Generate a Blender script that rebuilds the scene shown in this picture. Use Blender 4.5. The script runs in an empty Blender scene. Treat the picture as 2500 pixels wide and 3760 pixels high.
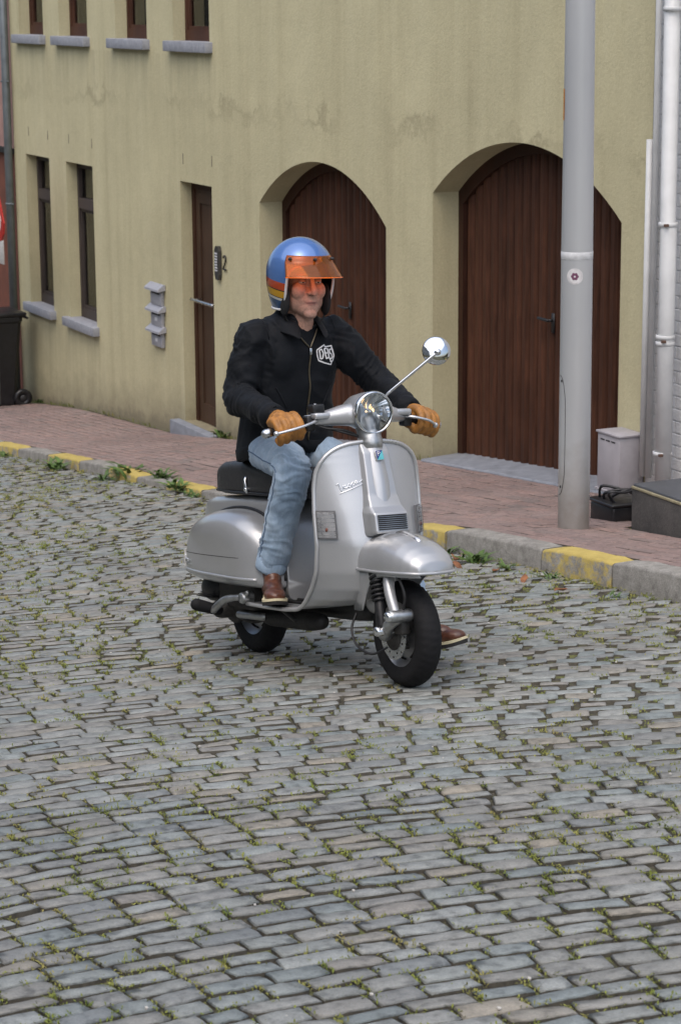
import bpy, bmesh, math, random
import numpy as np
from mathutils import Vector, Matrix, noise
from mathutils.bvhtree import BVHTree
R = math.radians
rng = random.Random(11)
scene = bpy.context.scene
col = scene.collection

# ------------------------------------------------------------------ camera
# world: X runs along the facade (rising street, towards the viewer), Y into the facade, Z up; the lens is the origin
YAW, PITCH, ROLL = 0.438668, R(12.8), 0.007
_r0 = Vector((math.sin(YAW), math.cos(YAW), 0)); _f0 = Vector((-math.cos(YAW), math.sin(YAW), 0)); _z = Vector((0, 0, 1))
_fw = _f0*math.cos(PITCH) - _z*math.sin(PITCH); _up0 = _f0*math.sin(PITCH) + _z*math.cos(PITCH)
_rt = _r0*math.cos(ROLL) - _up0*math.sin(ROLL); _up = _r0*math.sin(ROLL) + _up0*math.cos(ROLL)
cam = bpy.data.cameras.new('camera'); camo = bpy.data.objects.new('camera', cam); col.objects.link(camo)
camo.matrix_world = Matrix(((_rt.x, _up.x, -_fw.x, 0), (_rt.y, _up.y, -_fw.y, 0), (_rt.z, _up.z, -_fw.z, 0), (0, 0, 0, 1)))
cam.sensor_fit = 'VERTICAL'; cam.sensor_height = 23.6; cam.sensor_width = 15.7
cam.lens = 52.54; cam.clip_start = .1; cam.clip_end = 400
cam.dof.use_dof = True; cam.dof.focus_distance = 9.1; cam.dof.aperture_fstop = 6.3
scene.camera = camo

# ------------------------------------------------------------------ sky, sun, exposure (overcast day)
SUN_EL, SUN_AZ = R(62), R(135)        # azimuth measured from +Y, clockwise
world = bpy.data.worlds.new('World'); scene.world = world; world.use_nodes = True
wn = world.node_tree; bg = wn.nodes['Background']
sky = wn.nodes.new('ShaderNodeTexSky'); sky.sky_type = 'NISHITA'; sky.sun_disc = False
sky.sun_elevation = SUN_EL; sky.sun_rotation = SUN_AZ; sky.air_density = 1.0; sky.dust_density = 4.0; sky.ozone_density = 1.0
wn.links.new(sky.outputs[0], bg.inputs[0]); bg.inputs[1].default_value = 0.13
sun = bpy.data.lights.new('sun', 'SUN'); suno = bpy.data.objects.new('sun', sun); col.objects.link(suno)
sun.energy = 1.2; sun.angle = R(110); sun.color = (1, .985, .965)
sd = Vector((math.sin(SUN_AZ)*math.cos(SUN_EL), math.cos(SUN_AZ)*math.cos(SUN_EL), math.sin(SUN_EL)))
suno.rotation_euler = sd.to_track_quat('Z', 'Y').to_euler()
vs = scene.view_settings
vs.view_transform = 'Standard'; vs.look = 'None'; vs.exposure = 0.68; vs.gamma = 1.0; vs.use_curve_mapping = False

# ------------------------------------------------------------------ helpers
def tag(o, label=None, cat=None, group=None, kind=None):
    if label: o['label'] = label
    if cat: o['category'] = cat
    if group: o['group'] = group
    if kind: o['kind'] = kind
    return o
def empty(name, loc=(0, 0, 0), parent=None):
    o = bpy.data.objects.new(name, None); col.objects.link(o); o.location = loc; o.parent = parent
    o.empty_display_size = .1
    return o
def mk(name, verts, faces, mat=None, smooth=False):
    me = bpy.data.meshes.new(name)
    me.from_pydata([tuple(v) for v in verts], [], [tuple(f) for f in faces]); me.update()
    if mat: me.materials.append(mat)
    if smooth: me.shade_smooth()
    return me
def link(name, me, parent=None, loc=None):
    o = bpy.data.objects.new(name, me); col.objects.link(o); o.parent = parent
    if loc is not None: o.location = loc
    return o
def fix(me):
    bm = bmesh.new(); bm.from_mesh(me); bmesh.ops.recalc_face_normals(bm, faces=bm.faces); bm.to_mesh(me); bm.free(); return me
def add(name, vf, mat, parent=None, smooth=True, sharp=None, T=None):
    v, f = vf
    if T: v = [T(p) for p in v]
    me = fix(mk(name, v, f, mat, smooth))
    if sharp: me.set_sharp_from_angle(angle=R(sharp))
    return link(name, me, parent)
def join(*vfs):
    V, F = [], []
    for v, f in vfs:
        n = len(V); V += [tuple(p) for p in v]; F += [tuple(i+n for i in q) for q in f]
    return V, F
def boxvf(a, b, bev=0.0):
    x0, y0, z0 = [min(p, q) for p, q in zip(a, b)]; x1, y1, z1 = [max(p, q) for p, q in zip(a, b)]
    v = [(x0, y0, z0), (x1, y0, z0), (x1, y1, z0), (x0, y1, z0), (x0, y0, z1), (x1, y0, z1), (x1, y1, z1), (x0, y1, z1)]
    f = [(0, 3, 2, 1), (4, 5, 6, 7), (0, 1, 5, 4), (1, 2, 6, 5), (2, 3, 7, 6), (3, 0, 4, 7)]
    if bev <= 0: return v, f
    bm = bmesh.new(); vs_ = [bm.verts.new(p) for p in v]
    for q in f: bm.faces.new([vs_[i] for i in q])
    bmesh.ops.bevel(bm, geom=list(bm.edges), offset=bev, segments=2, profile=.5, affect='EDGES')
    bm.verts.index_update()
    out = [tuple(p.co) for p in bm.verts], [tuple(p.index for p in q.verts) for q in bm.faces]
    bm.free(); return out
def box(name, a, b, mat, parent=None, bev=0.0, T=None):
    return add(name, boxvf(a, b, bev), mat, parent, smooth=bev > 0, sharp=50 if bev > 0 else None, T=T)
def grid(fn, nu, nv, wrapu=False):
    V = []; F = []; cu = nu if wrapu else nu+1
    for j in range(nv+1):
        for i in range(cu): V.append(tuple(fn(i/nu, j/nv)))
    for j in range(nv):
        for i in range(nu):
            a = j*cu+i; b = j*cu+(i+1) % cu
            F.append((a, b, b+cu, a+cu))
    return V, F
def loft(rings, cap=True):
    n = len(rings[0]); V = [tuple(p) for r in rings for p in r]; F = []
    for j in range(len(rings)-1):
        for i in range(n):
            F.append((j*n+i, j*n+(i+1) % n, (j+1)*n+(i+1) % n, (j+1)*n+i))
    if cap:
        for j in (0, len(rings)-1):
            c = np.mean(np.array(rings[j], float), axis=0); V.append(tuple(c)); k = len(V)-1
            for i in range(n): F.append((j*n+i, j*n+(i+1) % n, k))
    return V, F
def frames(path):
    P = [Vector(p) for p in path]; T = []
    for i in range(len(P)):
        a = P[max(i-1, 0)]; b = P[min(i+1, len(P)-1)]; T.append((b-a).normalized())
    ref = Vector((0, 0, 1)) if abs(T[0].z) < .9 else Vector((0, 1, 0))
    n = (ref-T[0]*ref.dot(T[0])).normalized(); out = []
    for i, t in enumerate(T):
        n = (n-t*n.dot(t)).normalized(); out.append((P[i], t, n, t.cross(n)))
    return out
def tube(path, r, n=10, round_ends=False, closed=False, flat=1.0):
    if not hasattr(r, '__len__'): r = [r]*len(path)
    rings = []
    if closed:
        P = [Vector(p) for p in path]; m = len(P); V = []; F = []; nn = None
        for i in range(m):
            t = (P[(i+1) % m]-P[i-1]).normalized()
            if nn is None:
                ref = Vector((0, 0, 1)) if abs(t.z) < .9 else Vector((0, 1, 0)); nn = ref
            nn = (nn-t*nn.dot(t)).normalized(); b = t.cross(nn)
            V += [tuple(P[i]+(nn*math.cos(2*math.pi*k/n)*flat+b*math.sin(2*math.pi*k/n))*r[i]) for k in range(n)]
        for j in range(m):
            for i in range(n): F.append((j*n+i, j*n+(i+1) % n, ((j+1) % m)*n+(i+1) % n, ((j+1) % m)*n+i))
        return V, F
    fr = frames(path)
    def ring(c, nn, b, rad): return [tuple(c+(nn*math.cos(2*math.pi*k/n)*flat+b*math.sin(2*math.pi*k/n))*rad) for k in range(n)]
    if round_ends:
        c, t, nn, b = fr[0]
        for a in (80, 55, 28): rings.append(ring(c-t*r[0]*math.sin(R(a)), nn, b, r[0]*math.cos(R(a))))
    for (c, t, nn, b), rad in zip(fr, r): rings.append(ring(c, nn, b, rad))
    if round_ends:
        c, t, nn, b = fr[-1]
        for a in (28, 55, 80): rings.append(ring(c+t*r[-1]*math.sin(R(a)), nn, b, r[-1]*math.cos(R(a))))
    return loft(rings)
def catmull(pts, k=6):
    P = [Vector(p) for p in pts]; out = []
    for i in range(len(P)-1):
        p0 = P[max(i-1, 0)]; p1 = P[i]; p2 = P[i+1]; p3 = P[min(i+2, len(P)-1)]
        for s in range(k):
            t = s/k
            out.append(.5*((2*p1)+(p2-p0)*t+(2*p0-5*p1+4*p2-p3)*t*t+(3*p1-p0-3*p2+p3)*t**3))
    out.append(P[-1]); return out
def ell(c, r, n=14, m=10, rot=None):
    V = []; F = []
    for j in range(m+1):
        th = math.pi*j/m
        for i in range(n):
            ph = 2*math.pi*i/n
            p = Vector((r[0]*math.sin(th)*math.cos(ph), r[1]*math.sin(th)*math.sin(ph), r[2]*math.cos(th)))
            if rot: p = rot @ p
            V.append(tuple(p+Vector(c)))
    for j in range(m):
        for i in range(n): F.append((j*n+i, j*n+(i+1) % n, (j+1)*n+(i+1) % n, (j+1)*n+i))
    return V, F
def lathe(prof, n=32, c=(0, 0, 0), axis='y', close=False):
    """prof: (radius, offset along axis)"""
    V = []; F = []; m = len(prof)
    for j, (r, o) in enumerate(prof):
        for i in range(n):
            a = 2*math.pi*i/n; p, q = r*math.cos(a), r*math.sin(a)
            V.append((c[0]+p, c[1]+o, c[2]+q) if axis == 'y' else (c[0]+o, c[1]+p, c[2]+q) if axis == 'x' else (c[0]+p, c[1]+q, c[2]+o))
    for j in range(m if close else m-1):
        for i in range(n): F.append((j*n+i, j*n+(i+1) % n, ((j+1) % m)*n+(i+1) % n, ((j+1) % m)*n+i))
    return V, F
def lerp(xs, ys, x): return float(np.interp(x, xs, ys))
def fuse(name, vf, voxel, smooth=4, mat=None, factor=.5):
    v, f = vf
    ob = link('tmp', fix(mk('tmp', v, f)))
    m = ob.modifiers.new('r', 'REMESH'); m.mode = 'VOXEL'; m.voxel_size = voxel
    if smooth:
        s = ob.modifiers.new('s', 'SMOOTH'); s.factor = factor; s.iterations = smooth
    dg = bpy.context.evaluated_depsgraph_get(); dg.update()
    me = bpy.data.meshes.new_from_object(ob.evaluated_get(dg)); me.name = name
    old = ob.data; bpy.data.objects.remove(ob); bpy.data.meshes.remove(old)
    me.materials.clear()
    if mat: me.materials.append(mat)
    me.shade_smooth(); return me
def nz(x, y, z): return noise.noise(Vector((x, y, z)))

# ------------------------------------------------------------------ materials
class NT:
    def __init__(s, name):
        s.m = bpy.data.materials.new(name); s.m.use_nodes = True; s.t = s.m.node_tree; s.n = s.t.nodes
        s.b = s.n['Principled BSDF']
    def new(s, t, **k):
        q = s.n.new(t)
        for a, v in k.items(): setattr(q, a, v)
        return q
    def ln(s, a, b): s.t.links.new(a, b)
    def coord(s, world=False):
        if world: return s.new('ShaderNodeNewGeometry').outputs['Position']
        return s.new('ShaderNodeTexCoord').outputs['Object']
    def mapped(s, vec, scale):
        q = s.new('ShaderNodeMapping'); q.inputs['Scale'].default_value = scale; s.ln(vec, q.inputs['Vector']); return q.outputs[0]
    def noise(s, vec, scale, detail=4, rough=.55):
        q = s.new('ShaderNodeTexNoise'); q.inputs['Scale'].default_value = scale; q.inputs['Detail'].default_value = detail
        q.inputs['Roughness'].default_value = rough; s.ln(vec, q.inputs['Vector']); return q.outputs[0]
    def ramp(s, fac, stops, interp='LINEAR'):
        q = s.new('ShaderNodeValToRGB'); q.color_ramp.interpolation = interp; e = q.color_ramp.elements
        while len(e) < len(stops): e.new(.5)
        for i, (p, c) in enumerate(stops):
            e[i].position = p; e[i].color = (c, c, c, 1) if not hasattr(c, '__len__') else (*c, 1)
        s.ln(fac, q.inputs[0]); return q.outputs[0]
    def mix(s, fac, a, b, mode='MIX'):
        q = s.new('ShaderNodeMix'); q.data_type = 'RGBA'; q.blend_type = mode
        for sock, val in ((q.inputs[0], fac), (q.inputs[6], a), (q.inputs[7], b)):
            if hasattr(val, 'is_linked'): s.ln(val, sock)
            elif hasattr(val, '__len__'): sock.default_value = (*val, 1)
            else: sock.default_value = val
        return q.outputs[2]
    def math(s, op, a, b=0.0, c=None):
        q = s.new('ShaderNodeMath'); q.operation = op
        for i, v in enumerate((a, b) + ((c,) if c is not None else ())):
            if hasattr(v, 'is_linked'): s.ln(v, q.inputs[i])
            else: q.inputs[i].default_value = v
        return q.outputs[0]
    def bump(s, h, strength=.3, dist=.01, normal=None):
        q = s.new('ShaderNodeBump'); q.inputs['Strength'].default_value = strength; q.inputs['Distance'].default_value = dist
        s.ln(h, q.inputs['Height'])
        if normal is not None: s.ln(normal, q.inputs['Normal'])
        return q.outputs[0]
    def set(s, **k):
        names = dict(color='Base Color', rough='Roughness', metal='Metallic', normal='Normal', coat='Coat Weight', spec='Specular IOR Level', trans='Transmission Weight', sheen='Sheen Weight', crough='Coat Roughness', sub='Subsurface Weight', ior='IOR', alpha='Alpha')
        for a, v in k.items():
            sock = s.b.inputs[names[a]]
            if hasattr(v, 'is_linked'): s.ln(v, sock)
            elif hasattr(v, '__len__'): sock.default_value = (*v, 1)
            else: sock.default_value = v
        return s.m
def thin(name, tint, blend=.25, rough=.03, gloss=(.9, .9, .9)):
    """a thin clear sheet: tinted see-through with a mirror film that grows towards grazing view"""
    n = NT(name); t = n.new('ShaderNodeBsdfTransparent'); t.inputs[0].default_value = (*tint, 1)
    g = n.new('ShaderNodeBsdfGlossy'); g.inputs['Color'].default_value = (*gloss, 1); g.inputs['Roughness'].default_value = rough
    l = n.new('ShaderNodeLayerWeight'); l.inputs[0].default_value = blend; m = n.new('ShaderNodeMixShader')
    n.ln(l.outputs['Fresnel'], m.inputs[0]); n.ln(t.outputs[0], m.inputs[1]); n.ln(g.outputs[0], m.inputs[2])
    n.n.remove(n.b); n.ln(m.outputs[0], n.n['Material Output'].inputs[0]); return n.m
def pm(name, c, rough=.5, metal=0., var=.15, scale=30., bump=0., bscale=80., coat=0., world=False, spec=.5, rvar=.1, sheen=0.):
    n = NT(name); co = n.coord(world)
    t = n.noise(co, scale, 5)
    lo = tuple(max(0, q*(1-var)) for q in c); hi = tuple(min(1, q*(1+var)) for q in c)
    n.set(color=n.ramp(t, [(.3, lo), (.7, hi)]), metal=metal, coat=coat, spec=spec, sheen=sheen)
    n.set(rough=n.ramp(t, [(.3, max(.02, rough-rvar)), (.7, min(1, rough+rvar))]))
    if bump: n.set(normal=n.bump(n.noise(co, bscale, 4), bump, .004))
    return n.m

# ------------------------------------------------------------------ the street surface
ROWP = .094
def zr(X, Y):
    d = (X+9.0)/.75
    return -1.8+.115*X - .021*math.exp(-d*d) + .012*nz(X*.5, Y*.5, 3.1)*min(1, abs(X+7.75)/1.5) - .006*max(0, min(1, (Y-5.2)/.6))
def hk(X): return lerp([-17.2, -16.3, -12.3, -11.2], [.078, .042, .042, .108], X)
_wx = [-30, -25.65, -23.4, -20.6, -19.65, -15.7, -12.54, -8, -5]; _wz = [-5.14, -4.66, -4.40, -4.2, -4.07, -3.54, -3.24, -2.80, -2.5]
def wbase(X): return lerp(_wx, _wz, X)
KY0, KY1, WY = 5.925, 6.065, 7.936
def zp(X, Y):
    k = -1.8+.115*X+hk(X); t = (Y-KY1)/(WY-KY1)
    return k+(wbase(X)-k)*t + .012*nz(X*.9, Y*.9, 8.)*min(1, max(0, t*4))*min(1, max(0, (1-t)*4))

n = NT('road_bed'); co = n.coord(True)
a = n.noise(co, 9, 6); b = n.noise(co, 90, 5)
c = n.ramp(b, [(.3, (.034, .031, .022)), (.7, (.085, .076, .052))])
moss = n.ramp(b, [(.3, (.060, .072, .020)), (.7, (.16, .165, .045))])
n.set(color=n.mix(n.ramp(a, [(.46, 0), (.60, 1)]), c, moss), rough=.95, normal=n.bump(b, .8, .01)); M_bed = n.m

def stone_mat(name, stops, mott=.30, rough=.62):
    n = NT(name); co = n.coord(True)
    at = n.new('ShaderNodeAttribute'); at.attribute_name = 'rnd'
    oi = n.new('ShaderNodeObjectInfo')
    r = n.math('FRACT', n.math('ADD', at.outputs['Fac'], oi.outputs['Random']))
    base = n.ramp(r, stops)
    big = n.noise(co, 22, 6, .65); fine = n.noise(n.mapped(co, (1, 1, 1)), 160, 4, .6); wide = n.noise(co, 1.3, 3)
    m1 = n.mix(1, base, n.ramp(big, [(.27, 1-mott*2.0), (.47, 1.0), (.72, 1+mott)]), 'MULTIPLY')
    m2 = n.mix(1, m1, n.ramp(fine, [(.3, .82), (.7, 1.15)]), 'MULTIPLY')
    m3 = n.mix(1, m2, n.ramp(wide, [(.35, .88), (.65, 1.08)]), 'MULTIPLY')
    m3 = n.mix(1, m3, (1.06, 1.065, 1.07), 'MULTIPLY'); nm = n.bump(big, .8, .008); nm = n.bump(fine, .35, .002, nm)
    n.set(color=m3, rough=n.ramp(big, [(.3, rough-.12), (.7, rough+.12)]), normal=nm, spec=.45)
    return n.m
M_stone = stone_mat('cobble_stone', [(0, (.158, .180, .178)), (.2, (.200, .215, .204)), (.38, (.188, .185, .168)), (.56, (.228, .241, .230)), (.74, (.198, .187, .166)), (.88, (.160, .173, .172)), (.97, (.215, .200, .168)), (1, (.25, .225, .18))])
M_paver = stone_mat('paver_clay', [(0, (.21, .150, .135)), (.3, (.245, .178, .160)), (.55, (.205, .155, .142)), (.8, (.255, .175, .154)), (1, (.185, .150, .138))], mott=.22, rough=.75)

def cobble_variant(seed):
    """unit stone: long side along y (-.5.. .5), short side along x; 88 triangles"""
    rr = random.Random(seed); nx, ny = 4, 6
    cor = [[(rr.uniform(-.022, .022), rr.uniform(-.03, .03)) for _ in range(2)] for _ in range(2)]
    tx, ty = rr.uniform(-.003, .003), rr.uniform(-.004, .004); dome = rr.uniform(.0005, .0035)
    V = []; F = []; idx = {}
    for i in range(nx+1):
        for j in range(ny+1):
            u = i/nx; w = j/ny
            ox = sum(cor[a][b][0]*(u if a else 1-u)*(w if b else 1-w) for a in (0, 1) for b in (0, 1))
            oy = sum(cor[a][b][1]*(u if a else 1-u)*(w if b else 1-w) for a in (0, 1) for b in (0, 1))
            edge = i in (0, nx) or j in (0, ny); cornr = i in (0, nx) and j in (0, ny)
            px = [0, .07, .5, .93, 1][i]-.5; py = [0, .035, .27, .5, .73, .965, 1][j]-.5
            x = px+ox+nz(seed, py*4, 1.7+px*2)*.04*(abs(px)*2); y = py+oy*.6+nz(seed+.5, px*4, py*2)*.05
            if cornr: x -= .045*math.copysign(1, px); y -= .028*math.copysign(1, py)
            z = dome*(1-(2*px)**2)*(1-(2*py)**2)+nz(seed*1.3, px*3, py*5)*.0034+tx*px*2+ty*py*2
            if edge: z -= .0036
            if cornr: z -= .003
            idx[i, j] = len(V); V.append((x, y, z))
    for i in range(nx):
        for j in range(ny): F.append((idx[i, j], idx[i+1, j], idx[i+1, j+1], idx[i, j+1]))
    loop = [(i, 0) for i in range(nx)]+[(nx, j) for j in range(ny)]+[(i, ny) for i in range(nx, 0, -1)]+[(0, j) for j in range(ny, 0, -1)]
    base = len(V)
    for q in loop:
        x, y, z = V[idx[q]]; V.append((x*1.015, y*1.01, -.05))
    L = len(loop)
    for k in range(L): F.append((idx[loop[k]], base+k, base+(k+1) % L, idx[loop[(k+1) % L]]))
    return V, F
COB = [cobble_variant(s*3.17+1.3) for s in range(26)]
M_soil_shade = pm('soil_and_joint_shade', (.060, .054, .041), .95, var=.4, scale=60, world=True)
COBM = [mk('cobblestone', v, f, M_stone, True) for v, f in COB]
for me_ in COBM:          # buried sides: soil colour, darkened to paint in the shade of the joints
    me_.materials.append(M_soil_shade); fix(me_)
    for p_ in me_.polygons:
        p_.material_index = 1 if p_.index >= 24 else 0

def cam_px(X, Y, Z):
    v = Vector((X, Y, Z)); d = v.dot(_fw)
    return (784+5250*v.dot(_rt)/d, 1179-5250*v.dot(_up)/d, d)

road = empty('road'); tag(road, kind='structure')
stones = []; gaps = []; r2 = random.Random(5)
for k in range(int(-25/ROWP), int(-2.4/ROWP)):
    x0 = k*ROWP; y = -.8+r2.uniform(0, .15); w = ROWP
    while y < KY0-.03:
        L = r2.choice((.105, .13, .145, .155, .165, .175, .19))*r2.uniform(.92, 1.08)
        if y+L > KY0-.02: L = KY0-.015-y
        if L < .05: break
        yc = y+L/2; X = x0+.12*(yc-1.95)**2+.012*nz(k*.35, yc*.8, 4.)
        ang = math.atan(.24*(yc-1.95))
        px = cam_px(X, yc, zr(X, yc))
        if -900 < px[0] < 2300 and px[1] < 2900 and X > -23.5:
            gap = r2.uniform(.004, .012)
            stones.append((px[2], X, yc, ang+r2.uniform(-.012, .012), ROWP-r2.uniform(.007, .0115), (L-gap)*math.cos(ang)**.0, r2.randrange(26), r2.uniform(-.0016, .0016), r2.uniform(-.012, .012), r2.uniform(-.012, .012), r2.random() < .5, px))
            if -420 < px[0] < 1950: gaps.append((X, yc+L/2, px[2], 0)); gaps.append((X-ROWP/2, yc+r2.uniform(-.4, .4)*L, px[2], 1))
        y += L
def stone_matrix(s):
    d, X, Y, ang, w, L, vi, dz, tx, ty, fl, px = s
    M = Matrix.Translation((X, Y, zr(X, Y)+dz)) @ Matrix.Rotation(-math.atan(.115)-.037, 4, 'Y') @ Matrix.Rotation(-ang+(math.pi if fl else 0), 4, 'Z') @ Matrix.Rotation(tx, 4, 'X') @ Matrix.Rotation(ty, 4, 'Y')
    return M @ Matrix.Diagonal((w, L, 1, 1))
inview = [s for s in stones if -10 < s[-1][0] < 1578 and s[-1][1] < 2370]
near = sorted(inview, key=lambda s: s[0])[:300]; nearset = set(id(s) for s in near)
for s in near:
    o = link('cobblestone', COBM[s[6]], road); o.matrix_local = stone_matrix(s)
def bulk(name, items, shapes, mats, mat, parent, side=None):
    V = []; F = []; A = []; nn = 0; r3 = random.Random(3)
    for it, (v, f), M in zip(items, shapes, mats):
        a = np.array(v); Mn = np.array(M); V.append(a @ Mn[:3, :3].T+Mn[:3, 3]); A += [r3.random()]*len(v)
        F += [tuple(i+nn for i in q) for q in f]; nn += len(v)
    me = fix(mk(name, np.concatenate(V).tolist(), F, mat, True))
    if side:
        me.materials.append(side[0]); npoly = len(shapes[0][1])
        me.polygons.foreach_set('material_index', [1 if i % npoly >= side[1] else 0 for i in range(len(me.polygons))])
    at = me.attributes.new('rnd', 'FLOAT', 'POINT'); at.data.foreach_set('value', A)
    return tag(link(name, me, parent), kind='stuff')
rest = [s for s in stones if id(s) not in nearset]
bulk('cobblestones', rest, [COB[s[6]] for s in rest], [stone_matrix(s) for s in rest], M_stone, road, (M_soil_shade, 24))
# bed between and under the stones; beyond the laid stones it carries on as the ground sheet
def bedfn(u, v):
    X = -60+u*75; Y = -12+v*(KY0+.02+12); return (X, Y, zr(X, Y)-.0115-(.02 if not (-22 < X < -2) else 0))
add('road_bed', grid(bedfn, 300, 48), M_bed, road)

# ------------------------------------------------------------------ kerb
def kerb_mat(name, paint):
    n = NT(name); co = n.coord(True)
    a = n.noise(co, 14, 6, .7); b = n.noise(co, 120, 4)
    g = n.mix(1, n.ramp(a, [(.3, (.16, .15, .135)), (.55, (.27, .26, .235)), (.75, (.35, .34, .31))]), n.ramp(b, [(.3, .75), (.7, 1.15)]), 'MULTIPLY')
    c = g
    if paint:
        geo = n.new('ShaderNodeNewGeometry'); sp = n.new('ShaderNodeSeparateXYZ'); n.ln(geo.outputs['Normal'], sp.inputs[0])
        wear = n.math('ADD', n.noise(co, 9, 6, .75), n.math('MULTIPLY', sp.outputs[2], .30))
        c = n.mix(n.ramp(wear, [(.50, 0), (.62, 1)]), g, n.ramp(a, [(.3, (.36, .275, .075)), (.7, (.50, .39, .11))]))
    n.set(color=c, rough=.85, normal=n.bump(b, .6, .006)); return n.m
M_kerb, M_kerby = kerb_mat('kerb_concrete', False), kerb_mat('kerb_painted', True)
kerb = empty('kerb'); tag(kerb, kind='structure')
KX = [-25.5, -24.7, -23.85, -23, -22.1, -21.2, -20.3, -19.44, -18.6, -17.73, -17.0, -16.35, -15.72, -15.0, -14.2, -13.3, -12.3, -11.22, -10.14, -9.44, -8.6, -7.75, -6.9, -6.0]
for i in range(len(KX)-1):
    xa, xb = KX[i]+.006, KX[i+1]-.006; r3 = random.Random(i); nseg = 8; rings = []
    for s in range(nseg+1):
        X = xa+(xb-xa)*s/nseg; h = hk(X); e = .022 if s in (0, nseg) else .0
        j = lambda q: nz(X*7, i*3.1, q)*.008
        y0 = KY0+j(1)+.5*e*.3; y1 = KY1; zt = -1.8+.115*X+h-e*.4+j(2)+r3.uniform(-.001, .001); zb = -1.8+.115*X-.12; b = .016+max(0, j(3))
        rings.append([(X, y0-.006, zb), (X, y0, zt-b), (X, y0+b*.35, zt-b*.35), (X, y0+b, zt), (X, y1-.006, zt+.002), (X, y1, zt-.01), (X, y1, zb)])
    o = add('kerb_stone', loft(rings), M_kerby if i % 2 == 0 else M_kerb, kerb, smooth=True, sharp=45)

# ------------------------------------------------------------------ pavement of clay pavers
pav = empty('pavement'); tag(pav, kind='structure')
add('pavement_bed', grid(lambda u, v: (-34+u*32, KY1-.002+v*(WY+.3-KY1), zp(-34+u*32, min(WY, KY1+v*(WY+.3-KY1)))-.012), 160, 16), M_bed, pav)
def paver_variant(seed):
    rr = random.Random(seed); b = .018; z = [rr.uniform(-.0015, .0015) for _ in range(4)]
    V = []; o = .5
    for (sx, sy), dz in zip(((-1, -1), (1, -1), (1, 1), (-1, 1)), z): V.append((sx*(o-b), sy*(o-b*2.2), dz))
    for (sx, sy), dz in zip(((-1, -1), (1, -1), (1, 1), (-1, 1)), z): V.append((sx*o, sy*o, dz-.004))
    for sx, sy in ((-1, -1), (1, -1), (1, 1), (-1, 1)): V.append((sx*o, sy*o, -.03))
    F = [(0, 1, 2, 3)]+[(a+i, a+4+i, a+4+(i+1) % 4, a+(i+1) % 4) for a in (0, 4) for i in range(4)]
    return V, F
PAV = [paver_variant(s) for s in range(12)]; PAVM = [fix(mk('paver', v, f, M_paver)) for v, f in PAV]
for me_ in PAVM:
    me_.materials.append(M_soil_shade)  # paver sides get the same soil tone with joint shade painted in
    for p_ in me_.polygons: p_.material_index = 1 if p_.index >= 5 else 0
pv = []; r2 = random.Random(9); PW, PL = .106, .212
for j in range(int((WY-KY1)/PW)):
    off = (j % 2)*PL/2+r2.uniform(-.012, .012)
    for i in range(int(-32/PL), int(-7.5/PL)):
        X = i*PL+off; Y = KY1+.006+PW*(j+.5)
        if -10.86 < X < -8.5 and Y > 6.9: continue
        Z = zp(X, Y); px = cam_px(X, Y, Z)
        if -700 < px[0] < 2200:
            sl = (zp(X+.1, Y)-zp(X-.1, Y))/.2; st = (zp(X, Y+.05)-zp(X, Y-.05))/.1
            M = Matrix.Translation((X, Y, Z+r2.uniform(-.0013, .0013))) @ Matrix.Rotation(-math.atan(sl)+r2.uniform(-.004, .004), 4, 'Y') @ Matrix.Rotation(math.atan(st)+r2.uniform(-.008, .008), 4, 'X') @ Matrix.Rotation(r2.uniform(-.012, .012), 4, 'Z') @ Matrix.Diagonal((PL-r2.uniform(.010, .016), PW-r2.uniform(.009, .015), 1, 1))
            pv.append((px[2], M, r2.randrange(12), px))
vis = sorted([q for q in pv if 0 < q[3][0] < 1568 and not (540 < q[3][0] < 960 and q[3][1] > 900)], key=lambda q: q[0])[:300]; vs_id = set(id(q) for q in vis)
for q in vis:
    o = link('paver', PAVM[q[2]], pav); o.matrix_local = q[1]
restp = [q for q in pv if id(q) not in vs_id]
bulk('pavers', restp, [PAV[q[2]] for q in restp], [q[1] for q in restp], M_paver, pav, (M_soil_shade, 5))

# ------------------------------------------------------------------ the yellow house
n = NT('stucco'); co = n.coord(True)
sp = n.new('ShaderNodeSeparateXYZ'); n.ln(co, sp.inputs[0])
big = n.noise(co, .9, 6, .6); streak = n.noise(n.mapped(co, (5, 5, .35)), 1.0, 5, .65); fine = n.noise(co, 55, 5, .6); mid = n.noise(co, 5, 6, .7)
c = n.ramp(streak, [(.22, (.445, .402, .25)), (.5, (.515, .472, .297)), (.78, (.545, .503, .325))])
c = n.mix(1, c, n.ramp(big, [(.3, .92), (.7, 1.05)]), 'MULTIPLY')
c = n.mix(1, c, n.ramp(mid, [(.25, .94), (.6, 1.02)]), 'MULTIPLY')
c = n.mix(1, c, n.ramp(fine, [(.3, .94), (.7, 1.05)]), 'MULTIPLY')
# a weathered band (old repair line) between the storeys
band = n.math('ABSOLUTE', n.math('ADD', n.math('ADD', sp.outputs[2], 1.02), n.math('MULTIPLY', n.math('SUBTRACT', mid, .5), .75)))
c = n.mix(n.math('MULTIPLY', n.ramp(band, [(.0, 1), (.09, 0)]), n.ramp(big, [(.42, 0), (.62, .55)])), c, (.27, .235, .145))
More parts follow.
